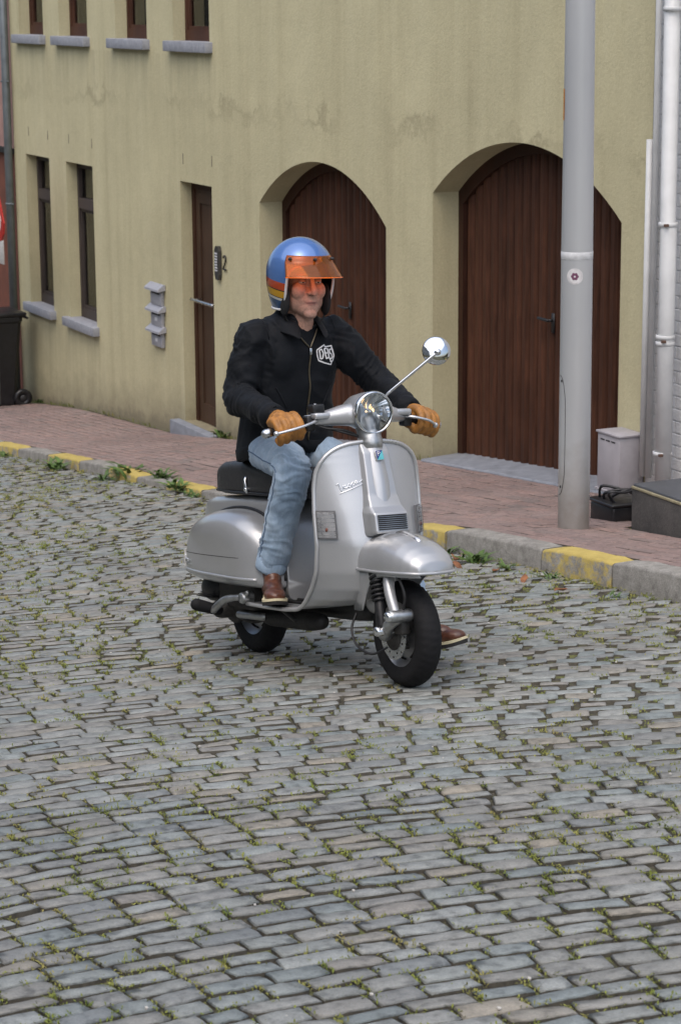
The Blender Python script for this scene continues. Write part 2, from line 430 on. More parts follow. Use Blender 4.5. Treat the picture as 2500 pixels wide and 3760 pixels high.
# rain streaks washed down from the sills
for zt_, zb_ in ((-.53, -1.35), (-3.56, -4.45)):
    t_ = n.math('DIVIDE', n.math('SUBTRACT', sp.outputs[2], zb_), zt_-zb_)
    wx_ = n.math('LESS_THAN', sp.outputs[0], -19.5 if zt_ > -1 else -22.8)
    fall = n.ramp(t_, [(0, 0), (.25, .12), (.97, 1), (1.0, 0)])
    rain = n.noise(n.mapped(co, (7, 1, .25)), 1.3, 5, .7)
    c = n.mix(n.math('MULTIPLY', n.math('MULTIPLY', fall, wx_), n.ramp(rain, [(.42, 0), (.68, .34)])), c, (.25, .22, .15))
# splash dirt along the foot of the wall
foot = n.math('SUBTRACT', sp.outputs[2], n.math('ADD', n.math('MULTIPLY', sp.outputs[0], .108), -1.89))
foot = n.math('ADD', foot, n.math('MULTIPLY', n.math('SUBTRACT', mid, .5), .35))
c = n.mix(n.ramp(foot, [(.0, .85), (.10, .5), (.42, 0)]), c, (.19, .165, .115))
n.set(color=c, rough=.92, spec=.25, normal=n.bump(mid, .25, .012, n.bump(fine, .55, .006))); M_stucco = n.m

def wood(name, a, b, along='z', scale=1.0):
    n = NT(name); co = n.coord(True)
    sc = (14, 14, 1.1) if along == 'z' else (1.1, 14, 14)
    g = n.noise(n.mapped(co, sc), 2.5*scale, 6, .65); w = n.noise(co, 3, 4)
    oi = n.new('ShaderNodeObjectInfo')
    c = n.ramp(g, [(.3, a), (.7, b)])
    c = n.mix(1, c, n.ramp(oi.outputs['Random'], [(0, .86), (1, 1.14)]), 'MULTIPLY')
    c = n.mix(1, c, n.ramp(w, [(.3, .8), (.7, 1.15)]), 'MULTIPLY')
    n.set(color=c, rough=n.ramp(g, [(.3, .5), (.7, .68)]), normal=n.bump(g, .25, .004), spec=.22); return n.m
M_gwood = wood('garage_wood', (.040, .0165, .0095), (.092, .0365, .0195))
M_gframe = wood('garage_frame_wood', (.030, .012, .008), (.055, .022, .013))
M_dwood = wood('door_wood', (.052, .030, .019), (.085, .048, .030))
M_wwood = wood('window_wood', (.050, .022, .014), (.085, .036, .022))
M_wgrey = wood('weathered_window_wood', (.050, .040, .036), (.075, .060, .055))
M_blue = pm('bluestone', (.22, .235, .265), .7, var=.22, scale=12, bump=.4, bscale=90, world=True)
M_sill = pm('sill_stone', (.27, .28, .31), .75, var=.18, scale=25, bump=.5, bscale=120, world=True)
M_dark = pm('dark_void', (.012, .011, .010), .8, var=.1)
M_steel = pm('brushed_steel', (.55, .56, .57), .28, 1., var=.1, scale=60)
M_iron = pm('dark_iron', (.03, .03, .032), .5, .4)
M_glass = thin('window_glass', (.95, .96, .96), .42)
n = NT('net_curtain'); co = n.coord(True)
g = n.noise(n.mapped(co, (18, 18, .6)), 1.6, 3)
n.set(color=n.ramp(g, [(.3, (.66, .67, .62)), (.7, (.84, .85, .80))]), rough=.9); M_curt = n.m
M_plate = pm('pale_enamel', (.62, .63, .66), .4, var=.06)

house = empty('yellow_house', (-19, WY, wbase(-19)))
tag(house, 'yellow stuccoed house with arched brown garage doors behind the rider', 'house')
class HP:      # parts of the house are written in world coordinates
    pass
HOFF = -Vector(house.location)
def H(o, parent=house):
    if parent is house: o.location = HOFF
    return o
def hadd(name, vf, mat, parent=house, **k): return H(add(name, vf, mat, parent, **k), parent)
def hbox(name, a, b, mat, parent=house, bev=0.): return H(box(name, a, b, mat, parent, bev), parent)

HX0, HX1, HZ0, HZ1 = -25.72, -12.27, -5.4, 2.6
UPW = [(-25.36, -24.49), (-23.95, -23.02), (-22.16, -21.26), (-20.56, -19.645)]
LOW = [(-25.29, -24.44), (-23.87, -22.99)]
DOOR = (-20.46, -19.66)
ARL = (-18.55, -16.04, -1.785, .43); ARR = (-15.25, -12.61, -1.455, .44)
openings = [(a, b, -.43, 1.05, .125) for a, b in UPW]+[(a, b, -3.46, -1.75, .125) for a, b in LOW]+[(*DOOR, -4.05, -1.725, .125)]
arches = [ARL, ARR]
def arc_z(ar, x):
    xa, xb, zs, rise = ar; h = (xb-xa)/2; rad = (h*h+rise*rise)/(2*rise); xm = (xa+xb)/2
    return zs+math.sqrt(max(0, rad*rad-(x-xm)**2))-(rad-rise)
xs = sorted({HX0, HX1, *[q for o in openings for q in o[:2]], *[q for a in arches for q in a[:2]]})
V = []; F = []
def quad(*p):
    i = len(V); V.extend(p); F.append((i, i+1, i+2, i+3))
for xa, xb in zip(xs[:-1], xs[1:]):
    xm = (xa+xb)/2; blocks = sorted([(o[2], o[3]) for o in openings if o[0] <= xm <= o[1]]); ar = [a for a in arches if a[0] <= xm <= a[1]]
    z = HZ0
    if ar:
        a = ar[0]; N = 28; zt = a[2]+a[3]+.25
        for k in range(N):
            p = xa+(xb-xa)*k/N; q = xa+(xb-xa)*(k+1)/N
            quad((p, WY, arc_z(a, p)), (q, WY, arc_z(a, q)), (q, WY, zt), (p, WY, zt))
            quad((p, WY, arc_z(a, p)), (p, WY+.26, arc_z(a, p)), (q, WY+.26, arc_z(a, q)), (q, WY, arc_z(a, q)))
        quad((xa, WY, HZ0), (xa, WY+.26, HZ0), (xa, WY+.26, a[2]), (xa, WY, a[2])); quad((xb, WY, HZ0), (xb, WY, a[2]), (xb, WY+.26, a[2]), (xb, WY+.26, HZ0))
        z = zt
    for z0, z1 in blocks+[(HZ1, HZ1)]:
        if z0 > z: quad((xa, WY, z), (xb, WY, z), (xb, WY, z0), (xa, WY, z0))
        z = z1
for a, b, z0, z1, d in openings:
    for p, q in (((a, z0), (a, z1)), ((a, z1), (b, z1)), ((b, z1), (b, z0)), ((b, z0), (a, z0))):
        quad((p[0], WY, p[1]), (p[0], WY+d+.10, p[1]), (q[0], WY+d+.10, q[1]), (q[0], WY, q[1]))
me = mk('wall', V, F, M_stucco)
bm = bmesh.new(); bm.from_mesh(me); bmesh.ops.remove_doubles(bm, verts=bm.verts, dist=1e-4); bm.to_mesh(me); bm.free()
H(link('wall', me, house))
# the rest of the body: gables, back and flat top close the house
hadd('gable_wall', join(boxvf((HX0, WY+.002, HZ0), (HX0+.25, WY+6, HZ1-.002)), boxvf((HX1-.25, WY+.002, HZ0), (HX1, WY+6, HZ1-.002)), boxvf((HX0+.25, WY+5.75, HZ0), (HX1-.25, WY+6, HZ1-.002))), M_stucco, smooth=False)
hbox('roof', (HX0-.1, WY-.12, HZ1), (HX1+.02, WY+6.1, HZ1+.25), M_dark)
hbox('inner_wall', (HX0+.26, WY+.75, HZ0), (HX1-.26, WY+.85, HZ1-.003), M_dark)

def window(a, b, z0, z1, wmat, transom=None):
    y = WY+.125; fw = .052
    w = hadd('window', join(boxvf((a, y, z0), (a+fw, y+.07, z1)), boxvf((b-fw, y, z0), (b, y+.07, z1)), boxvf((a+fw, y+.001, z0), (b-fw, y+.07, z0+.11)), boxvf((a+fw, y+.001, z1-.07), (b-fw, y+.07, z1))), wmat, smooth=False)
    off = Vector((0, 0, 0))
    zz = z1-.07
    if transom:
        add('transom', boxvf((a+fw, y-.012, transom-.055), (b-fw, y+.068, transom+.055)), M_wgrey, w, smooth=False)
        add('pane', boxvf((a+fw, y+.04, transom+.055), (b-fw, y+.048, zz)), M_glass, w, smooth=False); zz = transom-.055
    s = .036
    add('sash', join(boxvf((a+fw, y+.012, z0+.11), (a+fw+s, y+.062, zz)), boxvf((b-fw-s, y+.012, z0+.11), (b-fw, y+.062, zz)), boxvf((a+fw+s, y+.013, z0+.11), (b-fw-s, y+.062, z0+.11+s)), boxvf((a+fw+s, y+.013, zz-s), (b-fw-s, y+.062, zz))), wmat, w, smooth=False)
    add('pane', boxvf((a+fw+s, y+.035, z0+.11+s), (b-fw-s, y+.043, zz-s)), M_glass, w, smooth=False)
    # gathered curtain behind the glass
    cv = []; N = 40
    def cf(u, v): 
        x = a+.06+u*(b-a-.12); return (x, y+.060+.006*math.sin(x*70)+.003*math.sin(x*31), z0+.05+v*(z1-.05-z0-.05))
    add('curtain', grid(cf, N, 1), M_curt, w)
    sl = hadd('window_sill', boxvf((a-.09, WY-.075, z0-.085), (b+.07, WY+.13, z0+.012), .008), M_sill, smooth=True, sharp=40)
    return w
for a, b in UPW: window(a, b, -.43, 1.05, M_wwood)
for a, b in LOW: window(a, b, -3.46, -1.75, M_wgrey, -2.20)

# entrance door
y = WY+.125; a, b = DOOR
d = hadd('door', boxvf((a+.07, y+.02, -4.045), (b-.07, y+.07, -1.80)), M_dwood, smooth=False)
add('door_frame', join(boxvf((a, y-.01, -4.048), (a+.07, y+.09, -1.725)), boxvf((b-.07, y-.01, -4.048), (b, y+.09, -1.725)), boxvf((a+.07, y-.009, -1.80), (b-.07, y+.09, -1.726))), M_gframe, d, smooth=False)
add('door_panel', join(boxvf((a+.07, y+.004, -4.045), (a+.17, y+.02, -1.80)), boxvf((b-.17, y+.004, -4.045), (b-.07, y+.02, -1.80)), boxvf((a+.17, y+.005, -4.045), (b-.17, y+.02, -3.86)), boxvf((a+.17, y+.005, -1.93), (b-.17, y+.02, -1.80))), M_dwood, d, smooth=False)
add('handle', join(tube([(a+.10, y-.075, -2.85), (b-.16, y-.075, -2.85)], .016, 12, True), tube([(a+.16, y-.075, -2.85), (a+.16, y+.01, -2.85)], .010, 8), tube([(b-.22, y-.075, -2.85), (b-.22, y+.01, -2.85)], .010, 8)), M_steel, d)
hbox('door_step', (-20.63, WY-.10, -4.30), (-19.60, WY+.22, -4.052), M_blue, bev=.008)

# garage doors: vertical boards, each a piece of its own
def garage(ar, handle_x, hz, nb):
    xa, xb, zs, rise = ar; y = WY+.24; N = 30
    Vf = []; Ff = []
    ins = .075
    outer = [(xa, y-.02, HZ0)]; 
    pts_o = [(xa, HZ0+.4)]+[(xa+(xb-xa)*k/N, arc_z(ar, xa+(xb-xa)*k/N)) for k in range(N+1)]+[(xb, HZ0+.4)]
    pts_i = [(xa+ins, HZ0+.4)]+[(xa+ins+(xb-xa-2*ins)*k/N, arc_z(ar, xa+(xb-xa)*k/N)-ins*1.15) for k in range(N+1)]+[(xb-ins, HZ0+.4)]
    for i in range(len(pts_o)-1):
        p, q, r_, s_ = pts_o[i], pts_o[i+1], pts_i[i+1], pts_i[i]
        k = len(Vf)
        Vf += [(p[0], y-.022, p[1]), (q[0], y-.022, q[1]), (r_[0], y-.022, r_[1]), (s_[0], y-.022, s_[1]), (s_[0], y+.06, s_[1]), (r_[0], y+.06, r_[1])]
        Ff += [(k, k+1, k+2, k+3), (k+3, k+2, k+5, k+4)]
    g = hadd('garage_door', (Vf, Ff), M_gframe, smooth=False)
    w = (xb-xa-2*ins)/nb
    for i in range(nb):
        p = xa+ins+w*i+.002; q = p+w-.004; zt0 = arc_z(ar, p)-.02; zt1 = arc_z(ar, q)-.02; ch = w*.30
        zb0 = wbase(p)-.06; zb1 = wbase(q)-.06
        prof = [(p, y+.04), (p, y+.038), (p+ch*.35, y+.016), (p+ch, y), (q-ch, y), (q-ch*.35, y+.016), (q, y+.038), (q, y+.04)]
        m = len(prof)
        zt = lambda x: zt0+(zt1-zt0)*(x-p)/(q-p)
        Vp = [(x, yy, wbase(x)-.06) for x, yy in prof]+[(x, yy, zt(x)) for x, yy in prof]
        Fp = [(k, (k+1) % m, m+(k+1) % m, m+k) for k in range(m)]+[tuple(range(m))[::-1], tuple(range(m, 2*m))]
        add('plank', (Vp, Fp), M_gwood, g, smooth=False)
    add('lock_handle', join(tube([(handle_x, y-.05, hz), (handle_x-.12, y-.055, hz+.005)], .012, 8, True), tube([(handle_x, y-.05, hz), (handle_x, y+.005, hz)], .011, 8), boxvf((handle_x-.02, y-.008, hz-.09), (handle_x+.02, y-.002, hz+.05))), M_iron, g)
    N = 16; rings = []
    for k in range(N+1):
        X = xa+(xb-xa)*k/N; z = wbase(X)+.018; yy = WY-.10+.02*nz(X*3, 0, 1)
        rings.append([(X, yy, z-.2), (X, yy, z-.012), (X, yy+.012, z), (X, y+.2, z+.03), (X, y+.2, z-.2)])
    H(add('threshold', loft(rings), M_blue, house, smooth=False))
garage(ARL, -17.20, -2.57, 20)
garage(ARR, -13.86, -2.26, 21)
# small weep slots above the lintels
M_weep = pm('weep_slot_grime', (.20, .18, .13), .9, var=.2)
for X, Z in ((-24.455, -1.50), (-23.737, -1.50), (-22.984, -1.51), (-20.365, -1.51), (-19.641, -1.49), (-25.15, -1.49)):
    hbox('weep_slot', (X-.008, WY-.003, Z-.05), (X+.008, WY+.01, Z+.05), M_weep)

# ------------------------------------------------------------------ things on the yellow facade
M_mail = pm('mailbox_grey', (.36, .365, .40), .45, .2, var=.1)
for i, (zt, lab) in enumerate(((-2.80, 'topmost of the three grey mailboxes left of the brown entrance door'), (-3.01, 'middle one of the three grey mailboxes left of the brown entrance door'), (-3.215, 'lowest of the three grey mailboxes left of the brown entrance door'))):
    t = empty('mailbox', (-21.09, WY-.003, zt-.17)); tag(t, lab, 'mailbox', 'mailboxes on the yellow wall')
    o = Vector((21.09, -WY+.003, -(zt-.17)))
    def L(vf): return [tuple(Vector(p)+o) for p in vf[0]], vf[1]
    add('mailbox_body', L(boxvf((-21.24, WY-.040, zt-.185), (-20.95, WY-.004, zt-.045), .005)), M_mail, t, sharp=40)
    rings = []
    for X in (-21.29, -20.91): rings.append([(X, WY-.004, zt+.025), (X, WY-.02, zt+.027), (X, WY-.085, zt-.022), (X, WY-.087, zt-.042), (X, WY-.004, zt-.03)])
    add('lid', L(loft(rings)), M_mail, t, smooth=False)
    add('slot', L(boxvf((-21.20, WY-.044, zt-.075), (-20.99, WY-.0405, zt-.045))), M_dark, t, smooth=False)
    if i: add('name_plate', L(boxvf((-21.12, WY-.0435, zt-.135), (-21.06, WY-.0405, zt-.10))), M_plate, t, smooth=False)
t = empty('intercom_panel', (-19.50, WY-.002, -2.56)); tag(t, 'narrow steel doorbell panel beside the house number', 'doorbell')
o = Vector((19.50, -WY+.002, 2.56)); L = lambda vf: ([tuple(Vector(p)+o) for p in vf[0]], vf[1])
pr = [(-19.545, -2.30), (-19.52, -2.255), (-19.46, -2.255), (-19.44, -2.30), (-19.44, -2.52), (-19.46, -2.565), (-19.52, -2.565), (-19.545, -2.52)]
add('panel', L(loft([[(x, WY-.003, z) for x, z in pr], [(x, WY-.035, z) for x, z in pr]])), pm('intercom_metal', (.075, .072, .07), .45, .5), t, smooth=False)
for k in range(7): add('button', L(boxvf((-19.525, WY-.040, -2.33-.026*k), (-19.475, WY-.034, -2.317-.026*k))), M_plate, t, smooth=False)
# house number 2
s2 = [(-.03, .042), (-.018, .06), (.008, .064), (.027, .046), (.024, .02), (-.004, -.018), (-.034, -.056), (-.032, -.062), (.034, -.062)]
pth = [(-19.35+x, WY-.012, -2.395+z) for x, z in s2]
t = add('house_number', tube(catmull(pth, 3), .007, 8, True), M_iron); tag(t, 'dark metal house number 2 on the yellow wall', 'house number')

# ------------------------------------------------------------------ neighbours
n = NT('white_paint_brick'); co = n.coord(True); a = n.noise(co, 8, 6); b = n.noise(co, 70, 4)
n.set(color=n.mix(n.ramp(a, [(.62, 0), (.72, .6)]), n.ramp(b, [(.3, (.58, .58, .58)), (.7, (.66, .66, .66))]), (.30, .29, .28)), rough=.7, normal=n.bump(b, .35, .006)); M_wbrick = n.m
wh = empty('white_house', (-11, WY, wbase(-11))); tag(wh, 'white painted brick house at the right edge beside the yellow one', 'house')
o = -Vector(wh.location)
w = add('wall', boxvf((-12.262, WY+.0, -5), (-5.5, WY+6, 2.6)), M_wbrick, wh, smooth=False); w.location = o
bme = {}
for j in range(46):
    z = -3.35+j*.079
    for i in range(6):
        xa = -12.25+.215*i+(.1075 if j % 2 else 0)-.1; xb = xa+.205
        xa = max(xa, -12.255)
        if xb > -11.0: continue
        q = link('brick', bme.setdefault(round(xb-xa, 3), fix(mk('brick', *boxvf((0, -.006, 0), (xb-xa, .001, .070), .003), M_wbrick))), wh)
        q.location = o+Vector((xa, WY, z))
M_wpipe = pm('white_pipe_paint', (.60, .61, .61), .5, var=.08, scale=6, bump=.15)
M_rust = pm('rusty_bolt', (.12, .07, .05), .8)
t = empty('downpipe', (-11.91, WY-.1, -3.15)); tag(t, 'thick white painted downpipe on the white house', 'downpipe')
o = -Vector(t.location)
add('pipe', tube([(-11.93, WY-.105, 2.5), (-11.915, WY-.105, -1.4), (-11.905, WY-.105, -1.41), (-11.90, WY-.105, -3.16)], [.050, .050, .052, .052], 24), M_wpipe, t).location = o
for z in (-1.40, -2.10, -2.14, -2.84, -.1): 
    q = add('bracket', lathe([(.052, -.014), (.060, -.012), (.060, .012), (.052, .014)], 24, (-11.91, WY-.105, z), 'z'), M_wpipe, t); q.location = o
for z in (-1.4, -2.12, -2.84): q = add('bolt', boxvf((-11.866, WY-.165, z-.008), (-11.846, WY-.14, z+.008)), M_rust, t, smooth=False); q.location = o
for X, r_, top, lab in ((-12.225, .022, -.9, 'white cable conduit along the seam, left one of two'), (-12.16, .020, 2.5, 'white cable conduit along the seam, right one of two')):
    t = add('conduit', tube([(X, WY-.025-r_, top), (X, WY-.025-r_, -3.05)], r_, 12), M_wpipe); tag(t, lab, 'conduit', 'conduits at the house seam')

# meter cabinet and the black box beneath it
t = empty('meter_cabinet', (-12.39, 7.75, -3.18)); tag(t, 'grey meter cabinet fixed low at the corner of the yellow house', 'cabinet')
o = -Vector(t.location); M_cab = pm('cabinet_grey', (.37, .355, .375), .55, var=.07, scale=15)
add('cabinet_body', boxvf((-12.54, 7.742, -3.165), (-12.275, 7.93, -2.80), .006), M_cab, t, sharp=40).location = o
add('lid', boxvf((-12.55, 7.732, -2.80), (-12.265, 7.932, -2.785), .004), M_cab, t, sharp=40).location = o
add('base_rim', boxvf((-12.55, 7.732, -3.18), (-12.265, 7.932, -3.165), .004), M_cab, t, sharp=40).location = o
for k in range(3): add('vent_slot', boxvf((-12.50+.065*k, 7.739, -2.842), (-12.455+.065*k, 7.7415, -2.834)), M_dark, t, smooth=False).location = o
M_blk = pm('black_plastic', (.014, .014, .016), .38, var=.3, scale=18, bump=.1)
zb = zp(-11.3, 7.1)
t = empty('cable_box', (-11.3, 7.1, zb)); tag(t, 'small black box with loose cables below the grey meter cabinet', 'box'); o = -Vector(t.location)
add('case', boxvf((-11.42, 7.00, zp(-11.3, 7.0)-.03), (-11.16, 7.25, zp(-11.3, 7.0)+.10), .02), M_blk, t, sharp=50).location = o
add('lid', boxvf((-11.43, 6.99, zp(-11.3, 7.0)+.095), (-11.15, 7.26, zp(-11.3, 7.0)+.115), .008), M_blk, t, sharp=50).location = o
for k in range(4):
    r3 = random.Random(k+40); zc = zb+.11; p = [(-11.40+.06*k, 7.06, zc), (-11.36+.05*k, 7.05+r3.uniform(-.05, .05), zc+.06+r3.uniform(-.02, .03)), (-11.3+.04*k, 7.12, zc+.075), (-11.22, 7.18+.02*k, zc+.05+.015*k), (-11.25, 7.24, zc+.01)]
    add('cable', tube(catmull(p, 5), .009, 6), M_blk, t).location = o
# dark step of the white house
n = NT('tarred_stone'); co = n.coord(True); a = n.noise(co, 7, 6, .7); b = n.noise(co, 90, 4)
n.set(color=n.mix(1, n.ramp(a, [(.3, (.045, .043, .042)), (.6, (.085, .08, .075)), (.8, (.14, .13, .115))]), n.ramp(b, [(.3, .8), (.7, 1.15)]), 'MULTIPLY'), rough=.8, normal=n.bump(b, .5, .006)); M_tar = n.m
t = empty('stone_step', (-10, 7.4, zp(-10, 6.93))); tag(t, 'dark stone doorstep block at the right edge on the pavement', 'step'); o = -Vector(t.location)
add('block', boxvf((-10.85, 6.93, -3.2), (-9.0, WY-.002, -2.765), .012), M_tar, t, sharp=50).location = o
add('tread', boxvf((-10.84, 6.935, -2.766), (-9.0, WY-.003, -2.742), .006), pm('tread_slate', (.075, .08, .09), .6, var=.2, scale=9, world=True), t, sharp=50).location = o
add('nosing', boxvf((-10.845, 6.924, -2.772), (-9.0, 6.937, -2.756), .003), pm('worn_edge', (.30, .27, .17), .8, var=.3, scale=30, world=True), t, sharp=50).location = o

# left neighbour, its drainpipe, warning sign and wheelie bin
lh = empty('red_house', (-29, WY, wbase(-27))); tag(lh, 'red brown house cut off by the left edge', 'house'); o = -Vector(lh.location)
add('upper_wall', boxvf((-34, WY+.02, -1.72), (HX0-.005, WY+6, 2.6)), pm('pink_render', (.34, .20, .17), .9, var=.15, scale=6, bump=.4, world=True), lh, smooth=False).location = o
add('ledge', boxvf((-34, WY-.04, -1.78), (HX0-.006, WY+.05, -1.72)), M_dark, lh, smooth=False).location = o
add('lower_wall', boxvf((-34, WY+.025, -5.6), (HX0-.005, WY+5.9, -1.781)), pm('red_brown_render', (.155, .052, .030), .85, var=.2, scale=8, bump=.4, world=True), lh, smooth=False).location = o
M_zinc = pm('zinc_pipe', (.16, .18, .19), .5, .5, var=.15, scale=10)
t = empty('drainpipe', (-25.80, WY-.07, wbase(-25.8))); tag(t, 'grey zinc drainpipe running down the left end of the yellow house', 'downpipe'); o = -Vector(t.location)
add('pipe', tube([(-25.72, WY-.07, 2.5), (-25.72, WY-.07, -1.2), (-25.76, WY-.07, -4.7)], .047, 16), M_zinc, t).location = o
for z in (-.95, -2.35, -3.75): add('bracket', join(lathe([(.047, -.013), (.054, -.011), (.054, .011), (.047, .013)], 18, (-25.735, WY-.07, z), 'z'), boxvf((-25.69, WY-.078, z-.008), (-25.61, WY-.062, z+.008))), M_zinc, t).location = o
t = empty('warning_sign', (-24.31, 7.30, zp(-24.3, 7.3))); tag(t, 'red bordered triangular warning sign at the left edge', 'sign'); o = -Vector(t.location)
def tri(c, s, y0, y1):
    P = []
    for k in range(3):
        a = R(90+120*k)
        for da in (-14, 0, 14): P.append((c[0]+s*math.cos(a+R(da))*(.93 if da else .97), c[1]+s*math.sin(a+R(da))*(.93 if da else .97)))
    return loft([[(x, y0, z) for x, z in P], [(x, y1, z) for x, z in P]])
SC = (-24.50, -2.27)
add('plate', tri(SC, .52, 7.262, 7.28), pm('sign_red', (.45, .03, .025), .35, var=.08), t, smooth=False).location = o
add('face', tri(SC, .42, 7.257, 7.2615), pm('sign_white', (.72, .72, .70), .35, var=.05), t, smooth=False).location = o
add('pole', tube([(-24.66, 7.31, -4.5), (-24.66, 7.31, -1.8)], .03, 12), M_zinc, t).location = o
add('small_plate', boxvf((-24.82, 7.265, -2.86), (-24.10, 7.28, -2.60), .003), pm('sign_plate_grey', (.45, .44, .43), .5), t, sharp=40).location = o

t = empty('wheelie_bin', (-25.35, 7.3, zp(-25.3, 7.4))); tag(t, 'black wheelie bin standing against the wall at the left edge', 'bin'); o = -Vector(t.location)
bx, by, bz = -25.30, 7.42, zp(-25.3, 7.42)
rings = []
for h, w, d_ in ((.0, .215, .235), (.04, .225, .245), (.98, .275, .315), (1.0, .29, .33), (1.05, .29, .33)):
    k = .05; rings.append([(bx+sx*(w-a), by+sy*(d_-b), bz+h) for sx, sy, seq in ((1, 1, ((0, k), (k, 0))), (-1, 1, ((k, 0), (0, k))), (-1, -1, ((0, k), (k, 0))), (1, -1, ((k, 0), (0, k)))) for a, b in seq])
add('bin_body', loft(rings), M_blk, t, smooth=False).location = o
add('lid', boxvf((bx-.30, by-.35, bz+1.052), (bx+.30, by+.37, bz+1.10), .018), M_blk, t, sharp=50).location = o
add('handle', tube([(bx-.26, by+.38, bz+1.03), (bx+.26, by+.38, bz+1.03)], .016, 10, True), M_blk, t).location = o
for s in (-1, 1):
    wc = (bx+s*.25, by+.30, bz+.105)
    q = add('wheel', lathe([(.04, -.025), (.085, -.028), (.105, -.018), (.105, .018), (.085, .028), (.04, .025)], 24, wc, 'x', True), M_blk, t); q.location = o
    add('hub', lathe([(.0001, -.03), (.035, -.03), (.042, -.02), (.042, .02), (.035, .03), (.0001, .03)], 16, wc, 'x'), pm('bin_hub', (.03, .03, .032), .5), q)

# ------------------------------------------------------------------ lamp post
PX, PY = -10.96, 6.615; PZ = zp(PX, PY)
post = empty('lamp_post', (PX, PY, PZ)); tag(post, 'tall grey metal lamp post with a round sticker on the pavement', 'lamp post')
post.rotation_euler = (R(.25), R(.1), 0)
n = NT('post_metal'); co = n.coord()
a = n.noise(n.mapped(co, (1, 1, .2)), 3, 5); b = n.noise(co, 140, 3); sp = n.new('ShaderNodeSeparateXYZ'); n.ln(co, sp.inputs[0])
gr = n.math('ADD', sp.outputs[2], n.math('MULTIPLY', n.math('SUBTRACT', n.noise(co, 9, 5), .5), .5))
c = n.ramp(a, [(.3, (.43, .445, .46)), (.7, (.51, .52, .525))]); c = n.mix(n.ramp(gr, [(.02, .8), (.5, 0)]), c, (.24, .21, .175))
n.set(color=c, metal=.3, rough=n.ramp(a, [(.3, .32), (.7, .42)]), normal=n.bump(b, .04, .002)); M_post = n.m
def prad(z): return lerp([0, 1.62, 1.63, 3, 8], [.0905, .0882, .0878, .0805, .057], z)
zsq = [-.1, 0, .3, .8, 1.3, 1.62, 1.63, 2.2, 3, 4, 5, 6, 7.2]
add('shaft', tube([(0, 0, z) for z in zsq], [prad(max(z, 0)) for z in zsq], 48), M_post, post)
def onpost(ang, z, off=0.): r_ = prad(z)+off; return (r_*math.cos(ang), r_*math.sin(ang), z)
CA = math.atan2(-PY, -PX)      # bearing of the street side
add('tape_band', lathe([(prad(1.6)+.0006, 1.545), (prad(1.6)+.0014, 1.546), (prad(1.6)+.0014, 1.587), (prad(1.6)+.0006, 1.588)], 48, (0, 0, 0), 'z'), pm('white_tape', (.58, .59, .60), .5), post)
def post_disc(name, ang, z, r_, off, mat, parent, inner=0):
    V = []; F = []; N = 32
    for rr in ([inner, r_] if inner else [0.0001, r_*.5, r_]):
        for k in range(N):
            t_ = 2*math.pi*k/N; V.append(onpost(ang+rr*math.cos(t_)/prad(z), z+rr*math.sin(t_), off))
    m = len(V)//N
    for j in range(m-1):
        for k in range(N): F.append((j*N+k, j*N+(k+1) % N, (j+1)*N+(k+1) % N, (j+1)*N+k))
    return add(name, (V, F), mat, parent)
st = post_disc('sticker', CA-.12, 1.455, .045, .0015, pm('sticker_white', (.66, .65, .65), .45), post)
M_flo = pm('sticker_purple', (.16, .06, .11), .5, var=.4, scale=200)
for k in range(6):
    a = 2*math.pi*k/6; post_disc('petal', CA-.12+.0135*math.cos(a)/prad(1.455), 1.455+.0135*math.sin(a), .0085, .0022, M_flo, st)
post_disc('sticker_ring', CA-.12, 1.455, .039, .0021, pm('sticker_ring', (.45, .42, .43), .5), st, inner=.0375)
aL = CA-1.42
add('orange_label', grid(lambda u, v: onpost(aL-.22+.44*u, 2.31+.17*v, .0015), 6, 1), pm('label_orange', (.62, .22, .02), .5), post)
for k in range(10):
    zz = 2.325+.0145*k; add('label_mark', grid(lambda u, v: onpost(aL-.02+.10*u, zz+.007*v, .0024), 2, 1), M_iron, post)
hz = [(0.0, .85), (.38, .83), (.62, .77), (.74, .68), (.74, .36), (.62, .27), (.38, .21), (0, .19)]
hp = [onpost(CA-1.2+u*.55/.74, z*1.05-.0, .0012) for u, z in hz]
add('hatch_seam', tube(catmull(hp, 5), .0014, 5), M_iron, post)
for z in (.86, .25): post_disc('hatch_screw', CA-1.02, z, .008, .001, M_iron, post)

